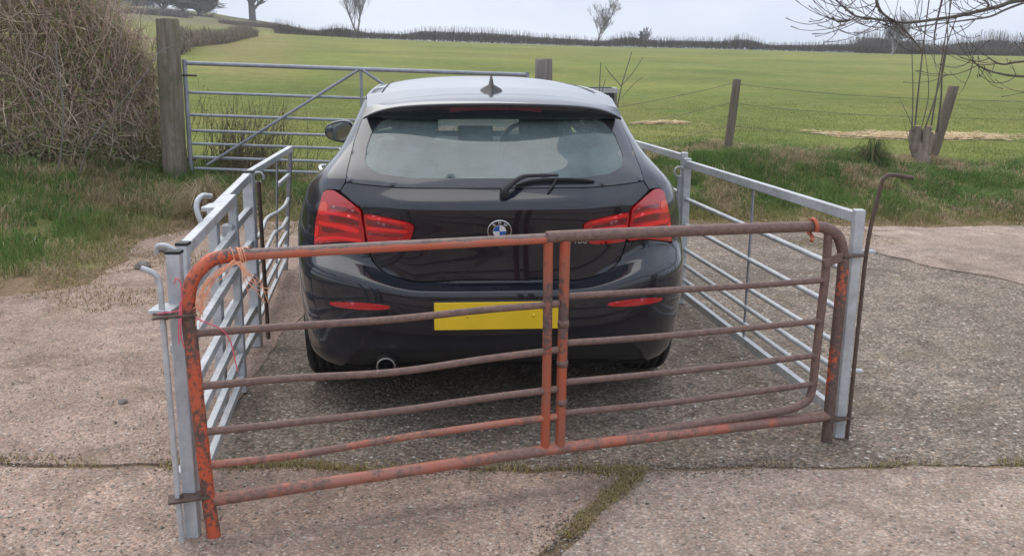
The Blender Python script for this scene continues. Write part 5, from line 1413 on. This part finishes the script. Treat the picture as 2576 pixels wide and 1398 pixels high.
def hedge_lines(n, kind):
    xy, s, i, dp = hpts(n, 1.6); top = hedge_top(s); z0 = terrain_z(xy[:, 0], xy[:, 1]); S = 6
    if kind == 'shoot':
        zs = z0 + rng.uniform(0, 1, n) ** .8 * (top - .35); L = rng.uniform(.22, .70, n); d = np.stack([rng.normal(0, .38, n), rng.normal(0, .38, n), np.ones(n)], -1); w = .14
    elif kind == 'tangle':
        zs = z0 + rng.uniform(.0, 1, n) * (top - .1); L = rng.uniform(.10, .36, n); d = rng.normal(0, 1, (n, 3)) * [1, 1, .9]; w = .15
    else:
        zs = z0 + rng.uniform(.0, .75, n) * np.minimum(top, 1.9); L = rng.uniform(.9, 2.1, n); al = rng.uniform(-1, 1, n)
        d = np.concatenate([tang[i] * al[:, None] + nrm_f[i] * rng.uniform(-.1, .5, (n, 1)), rng.uniform(.7, 1.8, (n, 1))], 1); w = .05; S = 9
    d /= np.linalg.norm(d, axis=1, keepdims=True); p = np.column_stack([xy, zs]); pts = [p.copy()]
    for k in range(S - 1):
        d = d + rng.normal(0, w, (n, 3))
        if kind == 'cane': d[:, 2] -= .24; d[:, :2] += nrm_f[i] * .03
        d /= np.linalg.norm(d, axis=1, keepdims=True); p = p + d * (L / (S - 1))[:, None]; pts.append(p.copy())
    Pp = np.stack(pts, 1); Pp[..., 2] = np.maximum(Pp[..., 2], z0[:, None] + .01)
    over = (Pp[:, -1, 2] > z0 + top + .25) | (Pp[:, :, 0].max(1) > -3.52)
    return Pp[~over]
for kind, n, r0, r1, cols, nm in (('shoot', 9500, .0044, .0018, [(.58, .43, .35), (.50, .37, .30), (.62, .49, .39), (.42, .33, .26)], 'shoots'),
                                  ('tangle', 24000, .0034, .0018, [(.58, .45, .35), (.66, .54, .42), (.48, .37, .30), (.44, .41, .22), (.70, .58, .45)], 'twigs'),
                                  ('cane', 190, .0045, .0022, [(.36, .27, .21), (.44, .34, .26), (.30, .19, .15), (.40, .33, .24)], 'bramble_canes')):
    Pp = hedge_lines(n, kind) - hb; m_, S = Pp.shape[:2]
    Rr = np.linspace(r0, r1, S)[None] * rng.uniform(.7, 1.35, (m_, 1)); V, F = batch_tubes(Pp, Rr, 3)
    add_obj(nm, mesh_np(nm, V, F, np.repeat(pick(cols, m_, None, .3), S * 3, 0)), M['twig'], hedge)
def leaf_quads(c, size, cols):
    n = len(c); a = rng.normal(0, 1, (n, 3)); a /= np.linalg.norm(a, axis=1, keepdims=True); b = np.cross(a, rng.normal(0, 1, (n, 3))); b /= np.linalg.norm(b, axis=1, keepdims=True); nn = np.cross(a, b)
    s = size[:, None]
    V = np.stack([c - a * s, c + b * s * .5 + nn * s * .12, c + a * s, c - b * s * .5 + nn * s * .12], 1).reshape(-1, 3)
    k = (np.arange(n) * 4)[:, None]; F = np.concatenate([k + [0, 1, 2], k + [0, 2, 3]], 0)
    return V, F, np.repeat(cols, 4, 0)
n = 75000; xy, s, i, dp = hpts(n, 2.0); top = hedge_top(s); z0 = terrain_z(xy[:, 0], xy[:, 1]); zz = z0 + rng.uniform(.0, 1, n) ** 1.3 * (top - .1)
clump = vnoise(s * 2.2 + 3, zz * 2.2, 95) + .5 * (1 - (zz - z0) / top) - .2 + rng.uniform(-.2, .2, n) > .42
c = np.column_stack([xy, zz])[clump] - hb
V, F, C_ = leaf_quads(c, rng.uniform(.012, .030, len(c)), pick([(.24, .29, .11), (.29, .33, .13), (.42, .41, .18), (.47, .43, .22), (.40, .31, .20), (.18, .24, .09)], len(c)))
add_obj('leaves', mesh_np('leaves', V, F, C_, False), M['leaf'], hedge)
# two pale canes that stand in front of the hedge
for k, pts in enumerate(([(-4.30, 8.66, .30), (-4.20, 8.64, .62), (-4.13, 8.62, 1.0), (-4.14, 8.62, 1.40), (-4.15, 8.66, 1.62)],
                         [(-4.08, 8.60, .28), (-3.92, 8.60, .68), (-3.62, 8.64, 1.05), (-3.38, 8.72, 1.34), (-3.28, 8.80, 1.52), (-3.10, 8.86, 1.60)])):
    MB().tube([Vector(p) - Vector(hb) for p in smooth_path(pts, 6)], .0075 - .002 * k, 6).build('pale_cane', M['post_sawn'], hedge)
# tussock of dead grass at the hedge foot
def tussock(cx, cy, n, h, r, label, cols):
    a = rng.uniform(0, 2 * np.pi, n); rr_ = r * .35 * np.sqrt(rng.uniform(0, 1, n)); x = cx + rr_ * np.cos(a); y = cy + rr_ * np.sin(a); z0 = zt(cx, cy)
    out = rng.uniform(.15, 1.5, n) * r * (.6 + .7 * vnoise(a * 1.6, 0 * a, 4)); hh = h * rng.uniform(.35, 1.15, n) * (.6 + .7 * vnoise(a * 2.1 + 9, 0 * a, 8)); S = 6; pts = []
    for k in range(S):
        t = k / (S - 1); pts.append(np.stack([x - cx + np.cos(a) * out * t ** 1.5, y - cy + np.sin(a) * out * t ** 1.5, -.02 + hh * np.sin(np.minimum(t * 1.25, 1.1) * np.pi / 1.65) - hh * .75 * np.maximum(t - .6, 0) ** 1.2], -1))
    V, F = batch_tubes(np.stack(pts, 1), np.linspace(.0032, .0012, S)[None] * np.ones((n, 1)), 3)
    e = empty('grass_tussock', (cx, cy, z0), 0, label, 'tussock'); add_obj('dead_blades', mesh_np('dead_blades', V, F, np.repeat(pick(cols, n), S * 3, 0)), M['straw'], e)
tussock(-2.83, 8.50, 520, .32, .26, 'drooping tussock of dead grass at the hedge foot near the field gate', G_DRY)
tussock(3.85, 10.0, 420, .24, .16, 'dark green tussock on top of the grass bank', [(.08, .13, .04), (.11, .16, .05), (.24, .20, .10)])
# scrub growing through the bars of the field gate
n = 260; bx_ = rng.normal(-2.85, .22, n); by_ = rng.uniform(9.75, 10.2, n); z0 = terrain_z(bx_, by_); L = rng.uniform(.3, .95, n); d = np.stack([rng.normal(.12, .28, n), rng.normal(0, .2, n), np.ones(n)], -1); p = np.column_stack([bx_, by_, z0]); pts = [p.copy()]
for k in range(5):
    d = d + rng.normal(0, .12, (n, 3)); d /= np.linalg.norm(d, axis=1, keepdims=True); p = p + d * (L / 5)[:, None]; pts.append(p.copy())
Pp = np.stack(pts, 1); sb = np.array((-2.85, 9.97, zt(-2.85, 9.97)))
sc_e = empty('scrub', tuple(sb), 0, 'thin twiggy scrub growing behind the bars of the field gate', 'shrub')
V, F = batch_tubes(Pp - sb, np.linspace(.0042, .0018, 6)[None] * np.ones((n, 1)), 3); add_obj('stems', mesh_np('stems', V, F, np.repeat(pick([(.20, .16, .10), (.26, .20, .14), (.15, .13, .08)], n), 18, 0)), M['twig'], sc_e)
tips = Pp[:, 2:].reshape(-1, 3); tips = tips[rng.uniform(0, 1, len(tips)) < .75] - sb + rng.normal(0, .03, (int(0), 3)).sum(0) if True else None
V, F, C_ = leaf_quads(tips, rng.uniform(.008, .018, len(tips)), pick([(.17, .20, .06), (.22, .22, .09), (.13, .15, .05)], len(tips))); add_obj('leaves', mesh_np('leaves', V, F, C_, False), M['leaf'], sc_e)

# ------------------------------------------------------------------ cut stump with shoots, saplings, overhanging boughs
sx0, sy0 = 4.72, 10.75; sz0 = zt(sx0, sy0)
st_e = empty('coppice_stump', (sx0, sy0, sz0), 0, 'cut coppiced tree stump with tall thin shoots on the bank', 'tree stump')
rg = random.Random(9)
mb = MB(); tops = []
for k in range(11):
    az = k * 2.4 + rg.uniform(-.4, .4); o_ = rg.uniform(.05, .15); h = rg.uniform(.34, .50); r = rg.uniform(.022, .046)
    x1, y1 = o_ * math.cos(az), o_ * math.sin(az) * .7
    pp = smooth_path([(x1 * .25, y1 * .25, -.12), (x1 * .35 + rg.uniform(-.01, .01), y1 * .35, .08), (x1 * .70 + rg.uniform(-.02, .02), y1 * .7, h * .55), (x1, y1, h)], 5)
    mb.tube(pp, [r * (1.5 - .6 * i / (len(pp) - 1)) * (1 + .14 * math.sin(i * 1.9 + k)) for i in range(len(pp))], 11); tops.append((x1, y1, h, r * .9))
mb.tube([(0, 0, -.15), (.01, 0, .0), (0, 0, .12), (.01, 0, .26)], [.12, .105, .085, .06], 16)
mb.build('stump', M['stump_bark'], st_e)
for (x1, y1, h, r) in tops[:7]:
    MB().lathe([(0, .004), (r, .003), (r * 1.04, -.006)], 12, Matrix.Translation((x1, y1, h))).build('cut_face', M['cutwood'], st_e)
for pts, r in (([(-.14, 0, .40), (-.17, 0, .80), (-.22, .02, 1.25), (-.24, .0, 1.42)], .010), ([(-.10, .02, .40), (-.10, .03, .90), (-.10, .02, 1.5), (-.09, 0, 2.2), (-.06, -.02, 2.9)], .0135),
               ([(-.02, -.05, .40), (.06, -.05, .75), (.13, -.03, 1.10), (.15, 0, 1.45), (.09, .02, 1.8), (.02, .03, 2.3)], .012), ([(.09, .03, .45), (.11, .02, .95), (.13, .02, 1.35), (.15, .0, 2.0), (.12, 0, 2.8)], .013),
               ([(.15, 0, .38), (.16, .01, .75), (.14, .02, 1.1), (.17, .02, 1.4), (.24, .0, 1.7)], .016), ([(-.02, .04, .40), (.03, .05, .80), (-.05, .04, 1.2), (-.15, .03, 1.5)], .008), ([(-.10, -.03, .36), (-.22, -.06, .55), (-.36, -.08, .78)], .007), ([(-.12, -.04, .1), (-.20, -.08, .30), (-.28, -.1, .50)], .006)):
    pp = smooth_path(pts, 5); MB().tube(pp, list(np.linspace(r * .8, r * .3, len(pp))), 7).build('shoot', M['bark'], st_e)
def sapling(x, y, segs, r, label):
    b = Vector((x, y, zt(x, y))); e = empty('sapling', tuple(b), 0, label, 'sapling', 'thin saplings behind the car')
    for k, pts in enumerate(segs):
        pp = smooth_path(pts, 6); MB().tube([Vector(p) - Vector((0, 0, 0)) for p in pp], list(np.linspace(r / (1 + k), r * .3, len(pp))), 6).build('stem' if k == 0 else 'twig', M['bark'], e)
sapling(.95, 10.3, [[(0, 0, -.03), (.0, 0, .5), (-.01, 0, .9), (-.005, 0, 1.13)], [(0, 0, .75), (.05, 0, .95)]], .011, 'single straight sapling whip in front of the feed bin')
sapling(1.08, 10.32, [[(0, 0, -.03), (.04, 0, .45), (.10, 0, .85), (.20, 0, 1.22)], [(.10, 0, .85), (-.02, .02, .98), (-.08, .02, 1.06)], [(.10, 0, .86), (.22, 0, 1.0), (.32, 0, 1.16)], [(.08, 0, .70), (.22, .03, .86), (.33, .03, .95)]], .011, 'forked leaning sapling with side twigs near the feed bin')

tr_e = empty('overhanging_tree', (6.1, 6.4, zt(6.1, 6.4)), 0, 'bare tree with budded boughs reaching over the yard edge', 'tree'); tb = Vector(tr_e.location)
pp = smooth_path([(6.1, 6.4, -.2), (6.08, 6.42, .8), (6.0, 6.45, 1.7), (5.9, 6.5, 2.6), (5.85, 6.5, 3.8)], 5)
MB().tube([Vector(p) - tb for p in pp], list(np.linspace(.16, .09, len(pp))), 12).build('trunk', M['bark'], tr_e)
BR = [([(5.95, 6.45, 2.15), (5.0, 6.5, 2.10), (4.2, 6.5, 2.02), (3.43, 6.5, 1.905), (3.27, 6.5, 1.86), (3.02, 6.5, 1.80), (2.87, 6.5, 1.775), (2.65, 6.5, 1.75), (2.46, 6.5, 1.77), (2.31, 6.5, 1.79), (2.22, 6.5, 1.85), (2.14, 6.5, 1.92)], .019, .0035),
      ([(2.31, 6.5, 1.79), (2.27, 6.49, 1.76), (2.21, 6.49, 1.75), (2.17, 6.49, 1.76), (2.15, 6.49, 1.79)], .005, .004),
      ([(5.9, 6.5, 2.7), (4.2, 6.7, 2.5), (3.1, 6.6, 2.2), (2.55, 6.55, 2.05), (2.44, 6.5, 1.92), (2.47, 6.5, 1.83), (2.53, 6.5, 1.78), (2.59, 6.5, 1.75), (2.68, 6.5, 1.67), (2.76, 6.5, 1.59), (2.79, 6.5, 1.55)], .013, .005),
      ([(6.0, 6.45, 1.75), (4.8, 6.5, 1.66), (4.1, 6.5, 1.56), (3.48, 6.5, 1.50), (3.35, 6.5, 1.48), (3.28, 6.5, 1.50), (3.24, 6.5, 1.525)], .013, .0035),
      ([(6.05, 6.42, 1.55), (4.8, 6.5, 1.45), (4.0, 6.5, 1.40), (3.5, 6.5, 1.40), (3.32, 6.5, 1.42), (3.22, 6.5, 1.45), (3.15, 6.5, 1.49), (3.13, 6.5, 1.53)], .012, .0035),
      ([(3.55, 6.5, 1.93), (3.30, 6.45, 1.84), (3.19, 6.45, 1.79), (3.03, 6.45, 1.765), (2.84, 6.45, 1.74), (2.69, 6.45, 1.72)], .009, .003),
      ([(2.90, 6.5, 2.05), (2.88, 6.5, 1.9), (2.86, 6.5, 1.75), (2.855, 6.5, 1.66), (2.86, 6.5, 1.60)], .008, .004),
      ([(3.2, 6.5, 1.85), (3.18, 6.5, 1.89), (3.08, 6.5, 1.92), (2.95, 6.5, 1.95)], .008, .003)]
allp = []
for pts, r0, r1 in BR:
    pp = smooth_path(pts, 5); MB().tube([Vector(p) - tb for p in pp], list(np.linspace(r0, r1, len(pp))), 7).build('bough', M['bark'], tr_e); allp.append(np.array(pp))
rg = np.random.default_rng(44); TP = []; TR = []
for a in allp:
    L = int(len(a) * (1.0 if len(a) < 40 else .8))
    for k in range(max(3, int(len(a) * .46))):
        j = rg.integers(max(0, len(a) - L), len(a) - 1)
        if a[j][0] > 4.6: continue
        d = np.array([rg.normal(-.45, .45), rg.normal(0, .35), rg.normal(-.35, .35)]); d /= np.linalg.norm(d); p = a[j].copy(); Ln = rg.uniform(.18, .50); pts = [p.copy()]
        for q in range(6):
            d = d + rg.normal(0, .07, 3) + np.array([-.03, 0, .17]); d /= np.linalg.norm(d); p = p + d * Ln / 6; pts.append(p.copy())
        TP.append(pts); TR.append(np.append(np.linspace(.0032, .0018, 6), .0036))
        if rg.uniform() < .6:
            pts2 = [np.array(pts[3])]; d2 = d + rg.normal(0, .5, 3); d2 /= np.linalg.norm(d2); p = pts2[0].copy()
            for q in range(6): d2 = d2 + rg.normal(0, .06, 3) + np.array([0, 0, .14]); d2 /= np.linalg.norm(d2); p = p + d2 * Ln * .6 / 6; pts2.append(p.copy())
            TP.append(pts2); TR.append(np.append(np.linspace(.0023, .0015, 6), .0032))
V, F = batch_tubes(np.array(TP) - np.array(tb), np.array(TR), 4); add_obj('twigs', mesh_np('twigs', V, F, np.repeat(pick([(.10, .085, .075), (.13, .11, .095), (.16, .135, .11)], len(TP)), 28, 0)), M['twig'], tr_e)

# ------------------------------------------------------------------ damp air
hz = MB().box((0, 120, 11.0), (480, 380, 34), None, 0).build('haze', None)
hm = bpy.data.materials.new('damp_air'); hm.use_nodes = True; hm.node_tree.nodes.clear()
ho = hm.node_tree.nodes.new('ShaderNodeOutputMaterial'); hv = hm.node_tree.nodes.new('ShaderNodeVolumePrincipled')
hv.inputs['Color'].default_value = (.90, .93, .97, 1); hv.inputs['Density'].default_value = .0011; hv.inputs['Anisotropy'].default_value = .2
hm.node_tree.links.new(hv.outputs[0], ho.inputs['Volume']); hz.data.materials.append(hm); tag(hz, kind='stuff')
